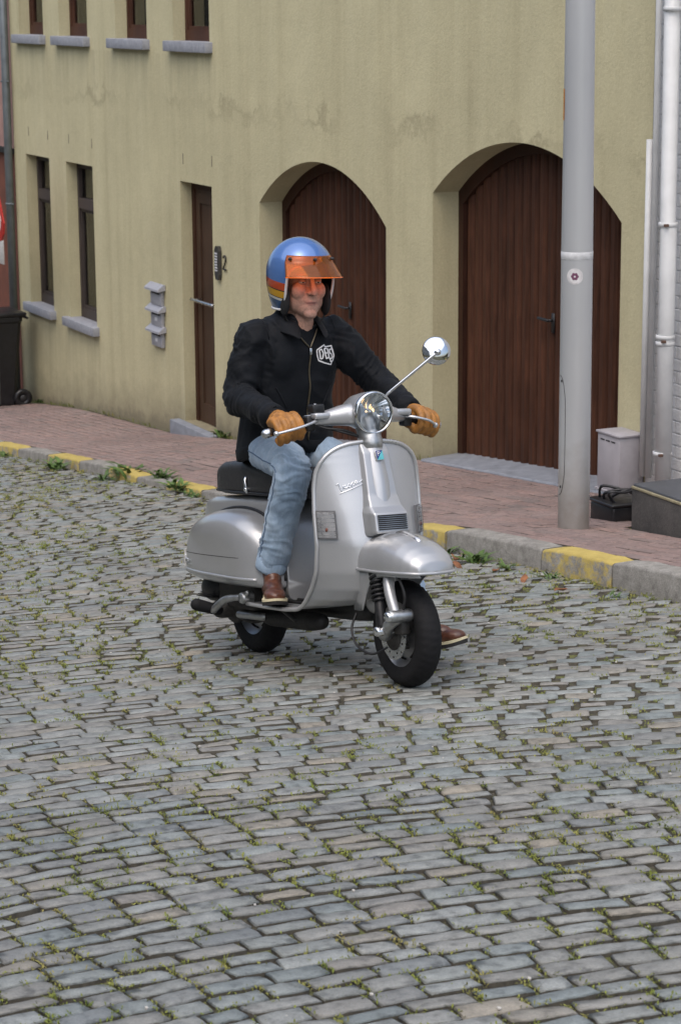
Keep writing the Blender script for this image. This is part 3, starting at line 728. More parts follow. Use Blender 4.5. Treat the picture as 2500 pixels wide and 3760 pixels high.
# ------------------------------------------------------------------ the other side of the street (seen only in mirror, paint and glass)
OY = -5.0
oh = empty('opposite_house', (-6, OY, zr(-6, OY))); tag(oh, 'pale house across the street, seen only as a reflection in the scooter mirror', 'house'); o = -Vector(oh.location)
add('wall', boxvf((-30, OY-6, -6), (9, OY, 4.6)), pm('cream_render', (.52, .50, .46), .9, var=.1, scale=2, bump=.2, world=True), oh, smooth=False).location = o
add('roof', loft([[(-30.2, OY+.25, 4.6), (9.2, OY+.25, 4.6), (9.2, OY+.25, 4.75), (-30.2, OY+.25, 4.75)], [(-30.2, OY-3, 6.6), (9.2, OY-3, 6.6), (9.2, OY-3, 6.75), (-30.2, OY-3, 6.75)]]), pm('roof_tile', (.10, .05, .04), .8, var=.3, scale=8), oh, smooth=False).location = o
M_wp = pm('window_white', (.6, .6, .58), .5)
for i in range(12):
    for z in (-.5, 2.3):
        X = -27+i*3.05; f_ = add('window', join(boxvf((X-.55, OY+.0005, z-.8), (X-.47, OY+.05, z+.8)), boxvf((X+.47, OY+.0005, z-.8), (X+.55, OY+.05, z+.8)), boxvf((X-.47, OY+.0005, z-.8), (X+.47, OY+.05, z-.72)), boxvf((X-.47, OY+.0005, z+.72), (X+.47, OY+.05, z+.8))), M_wp, oh, smooth=False); f_.location = o
        add('pane', boxvf((X-.47, OY+.001, z-.72), (X+.47, OY+.012, z+.72)), pm('dark_pane', (.02, .025, .03), .05) if i == 0 and z < 0 else bpy.data.materials['dark_pane'], f_, smooth=False)

# ------------------------------------------------------------------ the scooter (x forward, y to the rider's left, z up; rear tyre contact is the origin)
Fp, Rp = Vector((-7.748, 3.937, -2.691)), Vector((-8.992, 3.821, -2.856))
_ax = (Fp-Rp).normalized(); _ay = Vector((0, 0, 1)).cross(_ax).normalized(); _az = _ax.cross(_ay)
LEAN = .06
_ay2 = _ay*math.cos(LEAN)-_az*math.sin(LEAN); _az2 = _az*math.cos(LEAN)+_ay*math.sin(LEAN)
SM = Matrix(((_ax.x, _ay2.x, _az2.x, Rp.x), (_ax.y, _ay2.y, _az2.y, Rp.y), (_ax.z, _ay2.z, _az2.z, Rp.z), (0, 0, 0, 1)))
sc = empty('motor_scooter'); sc.matrix_world = SM
tag(sc, 'silver motor scooter with round headlight ridden across the cobbles', 'scooter')

n = NT('silver_paint'); co = n.coord()
fl = n.noise(co, 900, 2); w = n.noise(co, 2.2, 4)
n.set(color=n.mix(1, n.ramp(fl, [(.3, (.385, .392, .40)), (.7, (.475, .482, .49))]), n.ramp(w, [(.3, .93), (.7, 1.05)]), 'MULTIPLY'), metal=.5, rough=n.ramp(w, [(.3, .30), (.7, .38)]), coat=.7, crough=.08); M_sil = n.m
M_chrome = pm('chrome', (.70, .71, .72), .08, 1., var=.03, rvar=.03)
M_alu = pm('cast_aluminium', (.42, .43, .43), .38, .9, var=.2, scale=50, bump=.15, bscale=150)
M_trim = pm('alloy_trim', (.62, .62, .62), .3, .9, var=.08, scale=40)
M_trim2 = pm('legshield_trim', (.60, .60, .60), .35, .7, var=.03, scale=5)
M_rub = pm('tyre_rubber', (.010, .010, .011), .75, var=.3, scale=60, bump=.25, bscale=200, spec=.25)
M_black = pm('black_metal', (.016, .016, .017), .45, .2, var=.4, scale=30, bump=.2)
M_vinyl = pm('seat_vinyl', (.022, .022, .024), .42, var=.2, scale=40, bump=.35, bscale=400)
M_rim = pm('wheel_rim', (.36, .36, .365), .4, .85, var=.15)
M_lens = thin('clear_lens', (.93, .94, .95), .22, .05)
M_red = pm('tail_lens', (.45, .03, .02), .15, coat=.6)
M_dirtm = pm('engine_grime', (.055, .052, .048), .6, .5, var=.4, scale=35, bump=.4, bscale=90)

# steering: everything that turns with the fork is rotated about the column
STA, STB = Vector((.96, 0, 1.06)), Vector((1.19, 0, .42))
STM = Matrix.Translation(STA) @ Matrix.Rotation(R(1.5), 4, (STB-STA).normalized()) @ Matrix.Translation(-STA)
def ST(p): return tuple(STM @ Vector(p))

# --- wheels
def wheel(name, c, T=None):
    prof = [(.130, -.040), (.150, -.047), (.172, -.050), (.190, -.046), (.203, -.036), (.2115, -.020), (.2145, 0), (.2115, .020), (.203, .036), (.190, .046), (.172, .050), (.150, .047), (.130, .040)]
    N = 120; V = []; F = []; m = len(prof)
    for j, (r_, o_) in enumerate(prof):
        for i in range(N):
            a = 2*math.pi*i/N; rr = r_
            if j in (4, 8) and i % 3 == 0: rr -= .007
            if j in (5, 7) and (i+1) % 3 == 0: rr -= .005
            V.append((c[0]+rr*math.cos(a), c[1]+o_, c[2]+rr*math.sin(a)))
    for j in range(m-1):
        for i in range(N): F.append((j*N+i, j*N+(i+1) % N, (j+1)*N+(i+1) % N, (j+1)*N+i))
    root = add(name, lathe([(.0001, -.022), (.03, -.024), (.05, -.018), (.085, -.006), (.118, -.012), (.128, -.035), (.137, -.040), (.137, .040), (.128, .035), (.118, .012), (.085, .01), (.05, .03), (.03, .04), (.0001, .04)], 48, c), M_rim, sc, T=T, sharp=60)
    add('tyre', (V, F), M_rub, root, T=T)
    nuts = [lathe([(.0001, -.036), (.007, -.036), (.008, -.030), (.008, -.016)], 6, (c[0]+.062*math.cos(R(72*k+20)), c[1], c[2]+.062*math.sin(R(72*k+20)))) for k in range(5)]
    [add('wheel_nut', q, M_dirtm, root, T=T) for q in nuts]
    # cooling slots in the disc
    sl = [tube([(c[0]+.101*math.cos(R(a)), c[1]-.0115, c[2]+.101*math.sin(R(a))) for a in range(s, s+36, 6)], .008, 6, True, flat=.5) for s in range(0, 360, 60)]
    add('rim_slots', join(*sl), M_dark, root, T=T)
    return root
AX = (1.24, 0, .2145)
fwh = wheel('front_wheel', AX, ST)
wheel('rear_wheel', (0, 0, .2145))
# brake disc with drilled holes, caliper
q = add('brake_disc', lathe([(.062, -.064), (.100, -.064), (.100, -.060), (.062, -.060)], 48, AX, close=True), M_steel, sc, T=ST, sharp=40)
add('disc_holes', join(*[lathe([(.0001, -.0655), (.0045, -.0655), (.0045, -.063)], 8, (AX[0]+(.076 if k % 2 else .089)*math.cos(R(22.5*k)), 0, AX[2]+(.076 if k % 2 else .089)*math.sin(R(22.5*k)))) for k in range(16)]), M_dark, q, T=ST)
add('brake_hub', lathe([(.0001, -.078), (.028, -.078), (.036, -.070), (.062, -.066), (.062, -.03)], 24, AX), M_dirtm, sc, T=ST)
add('brake_caliper', boxvf((1.285, -.092, .225), (1.352, -.045, .300), .012), M_dirtm, sc, T=ST, sharp=50)
# fork leg, trailing link, damper and spring
fk = catmull([(1.16, -.035, .53), (1.255, -.085, .47), (1.305, -.112, .40), (1.352, -.116, .315)], 6)
add('fork_tube', tube(fk, [.026-.006*i/(len(fk)-1) for i in range(len(fk))], 16, True), M_sil, sc, T=ST)
lk = join(tube([(1.358, -.10, .305), (1.30, -.118, .262), (1.242, -.10, .222)], [.026, .023, .030], 14, True), tube([(1.358, -.135, .305), (1.358, -.06, .305)], .026, 16, True))
add('fork_link', lk, M_alu, sc, T=ST)
add('link_bolt', lathe([(.0001, -.163), (.017, -.163), (.021, -.155), (.021, -.13)], 20, (1.358, 0, .305)), M_chrome, sc, T=ST)
add('link_bolt', lathe([(.0001, -.160), (.016, -.160), (.020, -.152), (.020, -.08)], 20, (1.265, 0, .238)), M_chrome, sc, T=ST)
dp = [Vector((1.195, -.105, .475)), Vector((1.265, -.128, .262))]
q = add('damper', join(tube([dp[0], dp[0].lerp(dp[1], .55)], .014, 12), tube([dp[0].lerp(dp[1], .5), dp[1]], .022, 14, True)), M_black, sc, T=ST)
dv = (dp[1]-dp[0]); e1 = Vector((0, 1, 0)); e2 = dv.cross(e1).normalized(); e1 = e2.cross(dv.normalized())
sp_ = [dp[0]+dv*(.02+.55*k/72)+(e1*math.cos(k/72*2*math.pi*6.5)+e2*math.sin(k/72*2*math.pi*6.5))*.029 for k in range(73)]
add('spring', tube(sp_, .0062, 8), M_black, q, T=ST)
add('brake_hose', tube(catmull([(1.22, -.09, .50), (1.34, -.10, .47), (1.385, -.09, .38), (1.34, -.085, .29)], 6), .006, 8), M_black, sc, T=ST)
add('speed_cable', tube(catmull([(1.02, -.10, .285), (1.03, -.13, .22), (1.09, -.14, .16), (1.17, -.12, .135), (1.23, -.085, .165)], 6), .005, 8), M_black, sc)

# --- mudguard
FX = [.99, 1.04, 1.10, 1.165, 1.235, 1.295, 1.355, 1.405, 1.442, 1.468, 1.480]
FZ = [.552, .580, .602, .614, .617, .610, .594, .574, .551, .523, .480]
FW = [.108, .120, .130, .136, .138, .136, .129, .117, .100, .073, .010]
FL = [.470, .470, .470, .471, .472, .474, .476, .477, .477, .476, .475]
def fend(u, v):
    x = lerp(np.linspace(0, 1, len(FX)), FX, v); t = (u-.5)*math.pi
    w_ = lerp(FX, FW, x); zt = lerp(FX, FZ, x); zl = lerp(FX, FL, x)
    s_ = math.sin(t); c_ = math.cos(t)
    return (x, w_*math.copysign(abs(s_)**.85, s_), zl+(zt-zl)*abs(c_)**.72)
V, F = grid(fend, 32, 40)
# outward lip and inner return give the edge thickness
fd = add('mudguard', (V, F), M_sil, sc, T=ST)
md = fd.modifiers.new('t', 'SOLIDIFY'); md.thickness = .004; md.offset = -1
md = fd.modifiers.new('s', 'SUBSURF'); md.levels = 1; md.render_levels = 1
edge = [(x, -w_-.002, z) for x, w_, z in zip(FX, FW, FL)]+[(x, w_+.002, z) for x, w_, z in zip(FX[::-1], FW[::-1], FL[::-1])]
add('edge_bead', tube(catmull(edge, 4), .0062, 8), M_sil, fd, T=ST)
def skirt(s):
    xs_ = [.985, 1.02, 1.06, 1.09, 1.11, 1.13, 1.155, 1.19, 1.23, 1.27, 1.31, 1.36, 1.41, 1.465]
    zb_ = [.292, .294, .297, .302, .330, .368, .400, .428, .444, .452, .456, .458, .458, .458]
    def fn(u, v):
        x = lerp(np.linspace(0, 1, len(xs_)), xs_, u); zb = lerp(xs_, zb_, x); zt = lerp(FX, FL, x)-.004
        w_ = lerp(FX, FW, x)-.006-.006*(1-v)-.012*max(0, (zt-.44-(zt-zb)*v)/.15)
        return (x, s*w_, zb+(zt-zb)*v)
    return grid(fn, 40, 4)
sk = add('side_skirt', skirt(-1), M_sil, fd, T=ST); sk.modifiers.new('t', 'SOLIDIFY').thickness = .004
sk = add('side_skirt', skirt(1), M_sil, fd, T=ST); sk.modifiers.new('t', 'SOLIDIFY').thickness = .004
cr = [(1.18, 0, .607), (1.23, 0, .614), (1.28, 0, .609), (1.34, 0, .594), (1.355, 0, .582)]
add('crest', tube(catmull(cr, 5), [.004]+[.011]*12+[.014]*7+[.006], 10, True), M_trim, sc, T=ST)

# --- legshield and floor, one pressed sheet
SZ = [.972, .968, .958, .944, .925, .895, .86, .80, .70, .57, .45, .38, .335, .308, .292, .284, .280, .278]
SXC = [.998, .999, 1.002, 1.006, 1.011, 1.020, 1.030, 1.047, 1.075, 1.105, 1.115, 1.100, 1.050, .97, .86, .72, .55, .40]
SXE = [.998, .992, .985, .977, .970, .959, .950, .946, .952, .966, .945, .895, .848, .812, .768, .66, .48, .30]
SW = [.055, .105, .145, .175, .200, .223, .236, .244, .247, .246, .240, .236, .233, .232, .231, .229, .226, .218]
SZE = [.972, .966, .955, .940, .920, .889, .855, .795, .695, .566, .450, .380, .332, .303, .284, .273, .267, .264]
PN = np.linspace(0, 1, len(SZ))
def shield(u, v):
    s_ = 2*u-1; a = abs(s_); k = a**2.4
    xc, xe, zc, ze, w_ = (lerp(PN, q, v) for q in (SXC, SXE, SZ, SZE, SW))
    return (xc+(xe-xc)*k, w_*s_, zc+(ze-zc)*k)
sh = add('legshield', grid(shield, 40, 102), M_sil, sc)
md = sh.modifiers.new('t', 'SOLIDIFY'); md.thickness = .0045; md.offset = -1
edge = [shield(0, 1-k/60) for k in range(61)]+[shield(k/16, 0) for k in range(1, 16)]+[shield(1, k/60) for k in range(61)]
add('edge_trim', tube([(p[0]+.002, p[1]*1.006, p[2]) for p in edge], .0088, 12), M_trim2, sh)
# centre cover with grille and badge
HZv = [.962, .93, .85, .76, .715, .690, .612, .600]
HX_ = [1.010, 1.034, 1.058, 1.084, 1.108, 1.143, 1.158, 1.128]
HW = [.066, .070, .074, .080, .086, .092, .092, .090]
def hump(u, v):
    z = lerp(np.linspace(0, 1, 8), HZv, v); w_ = lerp(HZv[::-1], HW[::-1], z); xf = lerp(HZv[::-1], HX_[::-1], z)
    t = 2*u-1; a = abs(t); xb = lerp(SZ[::-1], SXC[::-1], z)-.012
    k = 0 if a < .80 else ((a-.80)/.20)**1.5
    y_ = w_*(t*1.05 if a < .80 else math.copysign(.84+(a-.80)/.20*.16, t))
    return (xf+(xb-xf)*k-.006*(t*t), y_, z)
hp_ = add('horn_cover', grid(hump, 36, 56), M_sil, sh)
for k in range(8):
    z = .625+k*.0078; add('grille_slot', boxvf((1.1535-(z-.612)*.16, -.066, z), (1.1605-(z-.612)*.16, .066, z+.0042)), M_dark, hp_, smooth=False)
bq = Matrix.Translation((1.0575, 0, .918)) @ Matrix.Rotation(R(-15), 4, 'Y') @ Matrix.Rotation(R(4), 4, 'X')
def BT(p): return tuple(bq @ Vector(p))
bw, bh = .0155, .019
bd = add('badge', boxvf((-.002, -bw-.002, -bh-.002), (.0015, bw+.002, bh+.002), .001), M_trim, hp_, T=BT)
add('badge_blue', ([(.003, -bw, bh), (.003, bw, bh), (.003, -bw, -bh)], [(0, 1, 2)]), pm('badge_blue', (.012, .02, .16), .25, coat=.5), bd, T=BT, smooth=False)
add('badge_turquoise', ([(.003, bw, bh), (.003, bw, -bh), (.003, -bw, -bh)], [(0, 1, 2)]), pm('badge_turquoise', (.10, .42, .45), .25, coat=.5), bd, T=BT, smooth=False)
lp = [(-.009, -.004), (-.009, .015)]; lb = [(-.009, .014), (-.002, .0145), (.0018, .0105), (-.0015, .0065), (-.009, .006)]
add('badge_letter', join(tube([(.0038, a, b) for a, b in lp], .0015, 6), tube([(.0038, a, b) for a, b in lb], .0014, 6)), pm('badge_white', (.8, .8, .8), .3), bd, T=BT)
# script lettering drawn as bent chrome wire
def script(fn, r_):
    S = [[(0, .92), (.04, 1.0), (.07, .9), (.10, .45), (.135, .08), (.16, .30), (.20, .62)],
         [(.20, .62), (.215, .36), (.25, .30), (.285, .40), (.27, .56), (.235, .50), (.245, .30), (.29, .22), (.34, .34)],
         [(.34, .34), (.38, .56), (.41, .50), (.425, .34), (.40, .24), (.36, .27)],
         [(.425, .30), (.48, .55), (.485, .30), (.47, -.12)], [(.485, .50), (.53, .60), (.565, .48), (.55, .30), (.50, .28)],
         [(.56, .34), (.62, .58), (.66, .58), (.63, .62), (.595, .48), (.61, .32), (.65, .36), (.67, .58), (.68, .34), (.74, .32), (.86, .42), (1.0, .50)],
         [(.07, -.10), (.5, -.05), (1.0, .02)]]
    return join(*[tube([fn(*p[:2]) for p in catmull([(a, b, 0) for a, b in s_], 4)], r_, 6, True) for s_ in S])
def on_shield(y, z, off):
    u = .5+.5*y/lerp(SZ[::-1], SW[::-1], z); v = lerp(SZ[::-1], PN[::-1], z)
    for _ in range(8):
        p = shield(u, v); u += .5*(y-p[1])/lerp(SZ[::-1], SW[::-1], z); v += (p[2]-z)*.35
    return Vector(shield(u, v))+Vector((.9, y*1.5, .1)).normalized()*off
add('script_lettering', script(lambda a, b: on_shield(-.172+.118*a, .770+.036*b+.042*a, .003), .0021), M_chrome, sh)
M_sigf = pm('signal_frame', (.16, .16, .165), .5)
# turn signals on the shield
for s in (-1, 1):
    def it(p): return p
    yc = s*.218
    base = on_shield(yc, .645, .0)
    vv = []
    def ind(u, v, g=0.0, d=.022):
        y_ = yc+s*(-.030+.060*u)*(1-g); z_ = .590+.110*v; z_ = .645+(z_-.645)*(1-g*.6)
        return y_, z_
    N = 8
    def face(off, g): return [[on_shield(max(-.243, min(.243, ind(i/N, j/N, g)[0])), ind(i/N, j/N, g)[1], off) for i in range(N+1)] for j in range(N+1)]
    G0, G1 = face(.001, 0), face(.020, .06)
    def slab(A, B):
        ring = lambda G: [G[0][i] for i in range(N+1)]+[G[j][N] for j in range(1, N+1)]+[G[N][i] for i in range(N-1, -1, -1)]+[G[j][0] for j in range(N-1, 0, -1)]
        V = [p for r_ in B for p in r_]; F = [(j*(N+1)+i, j*(N+1)+i+1, (j+1)*(N+1)+i+1, (j+1)*(N+1)+i) for j in range(N) for i in range(N)]
        a = len(V); ra, rb = ring(A), ring(B); V = V+ra+rb; m = len(ra)
        F += [(a+i, a+(i+1) % m, a+m+(i+1) % m, a+m+i) for i in range(m)]
        return V, F
    tl = add('turn_signal', slab(face(.0005, -.06), face(.009, -.06)), M_sigf, sh, smooth=False)
    add('lens', slab(face(.009, 0), G1), M_lens, tl, sharp=40)
    add('reflector', slab(face(.0095, .12), face(.0105, .12)), pm('lamp_reflector', (.56, .545, .535), .3, .5, var=.25, scale=25), tl, smooth=False)
    for k in range(6):
        add('lens_rib', tube([on_shield(max(-.243, min(.243, yc+s*(-.024+.048*i/6))), .602+.0172*k, .0185) for i in range(7)], .0016, 6), M_lens, tl)
    add('bulb', ell(on_shield(yc, .625, .013), (.005, .006, .008)), pm('amber_bulb', (.32, .12, .08), .35), tl)

# --- body, tunnel, cowls, seat
def rring(x, w_, z0, z1, k=.035, n_=6, top=1.0):
    P = []
    for cx_, cz_, a0 in ((w_-k, z1-k*top, 0), (-w_+k, z1-k*top, 90), (-w_+k, z0+k, 180), (w_-k, z0+k, 270)):
        for j in range(n_+1):
            a = R(a0+90*j/n_); P.append((x, cx_+k*math.cos(a), cz_+k*(top if a0 < 180 else 1)*math.sin(a)))
    return P
body = [(.52, .135, .290, .40), (.495, .135, .285, .55), (.47, .132, .285, .64), (.43, .132, .285, .695), (.36, .135, .29, .715), (.2, .140, .30, .716), (0, .142, .31, .708), (-.15, .138, .33, .698), (-.24, .128, .36, .682), (-.29, .110, .41, .655), (-.315, .085, .46, .61)]
bd_ = add('body', loft([rring(*q) for q in body]), M_sil, sc, sharp=60)
add('tail_light', loft([[(-.300+o_, y_, z_) for y_, z_ in ((-.05, .60), (.05, .60), (.045, .672), (-.045, .672))] for o_ in (0, -.035)]), M_red, bd_, smooth=False)
add('plate_holder', boxvf((-.35, -.085, .40), (-.338, .085, .57), .004), M_plate, bd_, sharp=40)
CO = [(-.285, .345), (-.292, .42), (-.262, .505), (-.20, .572), (-.10, .620), (.04, .652), (.19, .660), (.325, .642), (.43, .588), (.492, .505), (.508, .42), (.505, .345), (.36, .332), (.1, .326), (-.15, .330)]
CO = [(p.x, p.y) for p in catmull([(a, b, 0) for a, b in CO+[CO[0]]], 5)][:-1]
def cowl(s):
    cx_, cz_ = .10, .47
    ks = [.10, .25, .45, .6, .7, .78, .84, .89, .93, .96, .98, .993, 1.0]
    V = []; F = []; m = len(CO)
    for k in ks:
        h = (1-k**7.0)**(1/2.1)
        for x, z in CO:
            g = k if k < 1 else 1
            f_ = .5+.5*math.tanh((z-.36)*20)       # keeps the lower edge crisp
            xx = cx_+(x-cx_)*g; depth = .150*(1-.30*max(0, -(xx-.05)/.35)**1.5-.34*max(0, (xx-.26)/.25)**2)
            zz = cz_+(z-cz_)*g; zz = max(zz, .33)
            V.append((cx_+(x-cx_)*g, s*(.142+depth*h), zz))
    for j in range(len(ks)-1):
        for i in range(m): F.append((j*m+i, j*m+(i+1) % m, (j+1)*m+(i+1) % m, (j+1)*m+i))
    V.append((cx_, s*(.142+.150), cz_)); F += [(i, (i+1) % m, len(V)-1) for i in range(m)]
    return V, F
for s in (-1, 1):
    cw = add('cowl', cowl(s), M_sil, sc)
    bv = BVHTree.FromPolygons(*[list(map(tuple, q)) for q in cowl(s)])
    def oncowl(x, z, off=.002):
        h = bv.ray_cast(Vector((x, s*.6, z)), Vector((0, -s, 0)))
        return (h[0]+Vector((0, s*off, 0))) if h[0] else Vector((x, s*.15, z))
    pts = [oncowl(-.255+.70*k/40, .378-.012*k/40*0, -.001) for k in range(41)]
    add('lower_bead', tube(pts, .0075, 8), M_sil, cw)
    pts = [oncowl(-.20+.55*k/30, .455+.012*k/30, -.0012) for k in range(31)]
    add('crease', tube(pts, .0022, 6), M_dirtm, cw)
    if s < 0:
        add('script_lettering', script(lambda a, b: oncowl(-.225+.115*a, .405+.036*b, .003), .0022), M_chrome, cw)
    # rear turn signal at the tail of the cowl
    rs = add('rear_signal', loft([rring_ for rring_ in [[(x, s*(y_), z_) for y_, z_ in ((.165, .375), (.215, .380), (.215, .455), (.165, .462))] for x in (-.262, -.302)]]), pm('signal_lens', (.60, .58, .56), .25, coat=.4), cw, smooth=False)
    gk = [(cx_ := p[0], s*.146, p[1]+.004) for p in CO if p[1] > .37]
    add('rubber_gasket', tube(gk, .007, 8), M_black, cw)
SR = []
for x, w_, z0, z1 in ((-.165, .085, .735, .79), (-.155, .105, .722, .812), (-.125, .130, .716, .835), (-.06, .146, .714, .852), (.04, .150, .714, .862), (.15, .152, .716, .866), (.28, .150, .718, .850), (.42, .138, .718, .842), (.55, .118, .720, .832), (.62, .10, .722, .818), (.655, .075, .728, .795)):
    SR.append(rring(x, w_, z0, z1, .030, 6, 1.5))
seat = add('seat', loft(SR), M_vinyl, sc, sharp=70)
sv = loft(SR); sbv = BVHTree.FromPolygons([tuple(p) for p in sv[0]], sv[1])
add('seat_trim', tube([(x, -w_-.001, z0+.012) for x, w_, z0, z1 in ((-.125, .130, .716, 0), (.04, .150, .714, 0), (.15, .152, .716, 0), (.28, .150, .718, 0), (.42, .138, .718, 0), (.55, .118, .72, 0))], .006, 8), M_black, seat)
add('seat_latch', join(tube(catmull([(.19, -.153, .795), (.193, -.160, .782), (.20, -.161, .76), (.204, -.157, .735)], 4), .0075, 8, True, flat=.6), lathe([(.0001, -.166), (.008, -.166), (.010, -.160), (.010, -.145)], 14, (.20, 0, .745))), M_chrome, seat)

# --- floor fittings
for y_ in (-.16, -.09, .09, .16):
    add('floor_rail', tube([(x, y_, z) for x, z in ((.42, .290), (.60, .293), (.78, .303), (.88, .315), (.96, .338))], .0065, 6, flat=1), M_rub, sc)
add('floor_mat', grid(lambda u, v: (.44+.44*u, -.075+.15*v, lerp([.40, .55, .72, .86, .97], [.2835, .2855, .2895, .2975, .3135], .44+.44*u)), 16, 2), M_rub, sc)
for x, y_, z in ((1.035, -.12, .42), (1.03, -.16, .56), (1.02, -.06, .60)):
    add('shield_bolt', lathe([(.0001, -.02), (.012, -.018), (.013, -.006), (.013, 0.01)], 12, (x-.05, y_, z), 'x'), M_black, sc)
# glovebox behind the shield, so the inside reads solid
add('column_cover', tube([(.965, 0, 1.02), (1.03, 0, .80), (1.06, 0, .62), (1.07, 0, .42), (1.02, 0, .32)], [.045, .055, .06, .06, .05], 18, True), M_sil, sc)

# --- engine side, exhaust, kick starter
eng = fuse('engine', join(ell((.12, -.10, .235), (.15, .07, .085)), ell((.0, -.115, .225), (.085, .05, .085)), boxvf((-.02, -.19, .23), (.30, -.06, .335)), tube([(-.10, -.12, .30), (-.02, -.12, .25)], .05, 12, True), tube([(.02, -.20, .215), (.02, -.10, .215)], .045, 14, True)), .007, 3, M_dirtm)
link('engine', eng, sc)
for k in range(6): add('cooling_fin', boxvf((-.185+.012*k, -.22+.004*k, .255+.008*k), (-.035, -.07, .259+.008*k), .001), M_black, sc, sharp=40)
add('fan_shroud', ell((-.10, -.17, .295), (.085, .05, .060)), M_black, sc)
ex = fuse('exhaust', join(tube([(.22, -.11, .200), (.32, -.105, .196), (.66, -.10, .214), (.73, -.10, .218)], [.026, .038, .042, .034], 20, True), tube(catmull([(.10, -.13, .24), (.16, -.15, .19), (.22, -.12, .195), (.30, -.10, .196)], 4), .022, 12, True)), .006, 2, pm('exhaust_black', (.016, .015, .015), .6, .3, var=.5, scale=25, bump=.3))
xo = link('exhaust', ex, sc)
add('tail_pipe', tube([(.155, -.18, .200), (.30, -.14, .200)], [.017, .018], 16, True), M_alu, xo)
kp = catmull([(.285, -.215, .285), (.255, -.235, .287), (.17, -.255, .272), (.105, -.262, .238), (.075, -.265, .218)], 5)
ks_ = add('kick_starter', tube(kp, [.014]*8+[.016]*(len(kp)-8), 12, True), M_alu, sc)
add('kick_pedal', tube([(.055, -.235, .214), (.05, -.335, .245)], [.024, .027], 14, True), M_rub, ks_)
add('kick_boss', join(lathe([(.0001, -.245), (.022, -.245), (.026, -.235), (.026, -.19)], 16, (.29, 0, .288)), tube([(.30, -.22, .29), (.335, -.235, .315)], .010, 8, True)), M_alu, ks_)
add('swing_arm', tube([(.0, -.075, .215), (.2, -.11, .24), (.38, -.08, .27)], [.05, .04, .035], 12, True), M_dirtm, sc)
add('centre_stand', join(tube([(.42, -.13, .255), (.58, -.14, .215)], .011, 8, True), tube([(.42, .13, .255), (.58, .14, .215)], .011, 8, True), tube([(.44, -.13, .25), (.44, .13, .25)], .010, 8)), M_black, sc)
add('underfloor_frame', tube([(.42, 0, .262), (.62, 0, .258), (.82, 0, .265), (.96, 0, .285)], [.05, .04, .04, .05], 12, True), M_black, sc)

# --- headset with headlight, bars, levers, mirror
HC = Vector((1.018, 0, 1.088)); tilt = Matrix.Rotation(R(3), 3, 'Y')
def HT(p): return ST(HC+tilt @ Vector(p))
nac = [(-.195, .020, -.005), (-.175, .052, -.006), (-.13, .071, -.006), (-.07, .081, -.003), (-.02, .0845, 0), (.0, .0845, 0)]
rings = [[(x, r_*math.cos(2*math.pi*k/36)*1.0, dz+r_*math.sin(2*math.pi*k/36)*(1 if math.sin(2*math.pi*k/36) > 0 else .96)) for k in range(36)] for x, r_, dz in nac]
hs = add('headset', loft(rings, False), M_sil, sc, T=HT)
add('column_neck', tube([(.965, 0, 1.05), (.985, 0, .985), (.99, 0, .965)], [.052, .047, .052], 20, True), M_alu, hs, T=ST)
hl = add('headlight_ring', lathe([(.079, -.012), (.0855, -.008), (.088, .002), (.0855, .012), (.080, .015), (.0775, .010)], 48, (0, 0, 0), 'x'), M_chrome, sc, T=HT)
n = NT('headlight_reflector'); co = n.coord(); n.set(color=(.93, .93, .92), metal=1., rough=.14); M_refl = n.m
def refl(u, v):
    a = 2*math.pi*u; r_ = .0775*(1-v)+.006*v; x = -.052*(1-(r_/.0775)**2)
    fac = .0035*math.sin(6*a)*(r_/.0775) + .0014*math.sin(24*a)*(r_/.0775)
    return (x+.004+fac, r_*math.cos(a), r_*math.sin(a))
add('reflector', grid(refl, 72, 14, True), M_refl, hl, T=HT)
add('bulb', lathe([(.0001, -.018), (.0085, -.018), (.0105, -.022), (.0105, -.05)], 16, (0, 0, 0), 'x'), M_steel, hl, T=HT)
n = NT('bulb_glow'); n.b.inputs['Emission Color'].default_value = (1, .62, .28, 1); n.b.inputs['Emission Strength'].default_value = 1.6; n.set(color=(.9, .8, .6)); M_glow = n.m
add('filament', join(tube([(-.030, .016, -.004), (-.030, .016, .008)], .004, 8, True), tube([(-.030, -.016, -.008), (-.030, -.016, .004)], .0035, 8, True)), M_glow, hl, T=HT)
def lensf(u, v):
    a = 2*math.pi*u; r_ = .0785*v; return (.0105+.007*(1-v*v), r_*math.cos(a), r_*math.sin(a))
def lensb(u, v):
    p = lensf(u, v); return (p[0]-.003, p[1], p[2])
lf = join(grid(lensf, 48, 10, True), ([p for p in lensb_ ] if False else grid(lensb, 48, 10, True)[0], [q[::-1] for q in grid(lensb, 48, 10, True)[1]]))
gl = mk('lens', *lf, M_lens, True); link('lens', gl, hl)
for v_ in gl.vertices: v_.co = Vector(HT(v_.co))
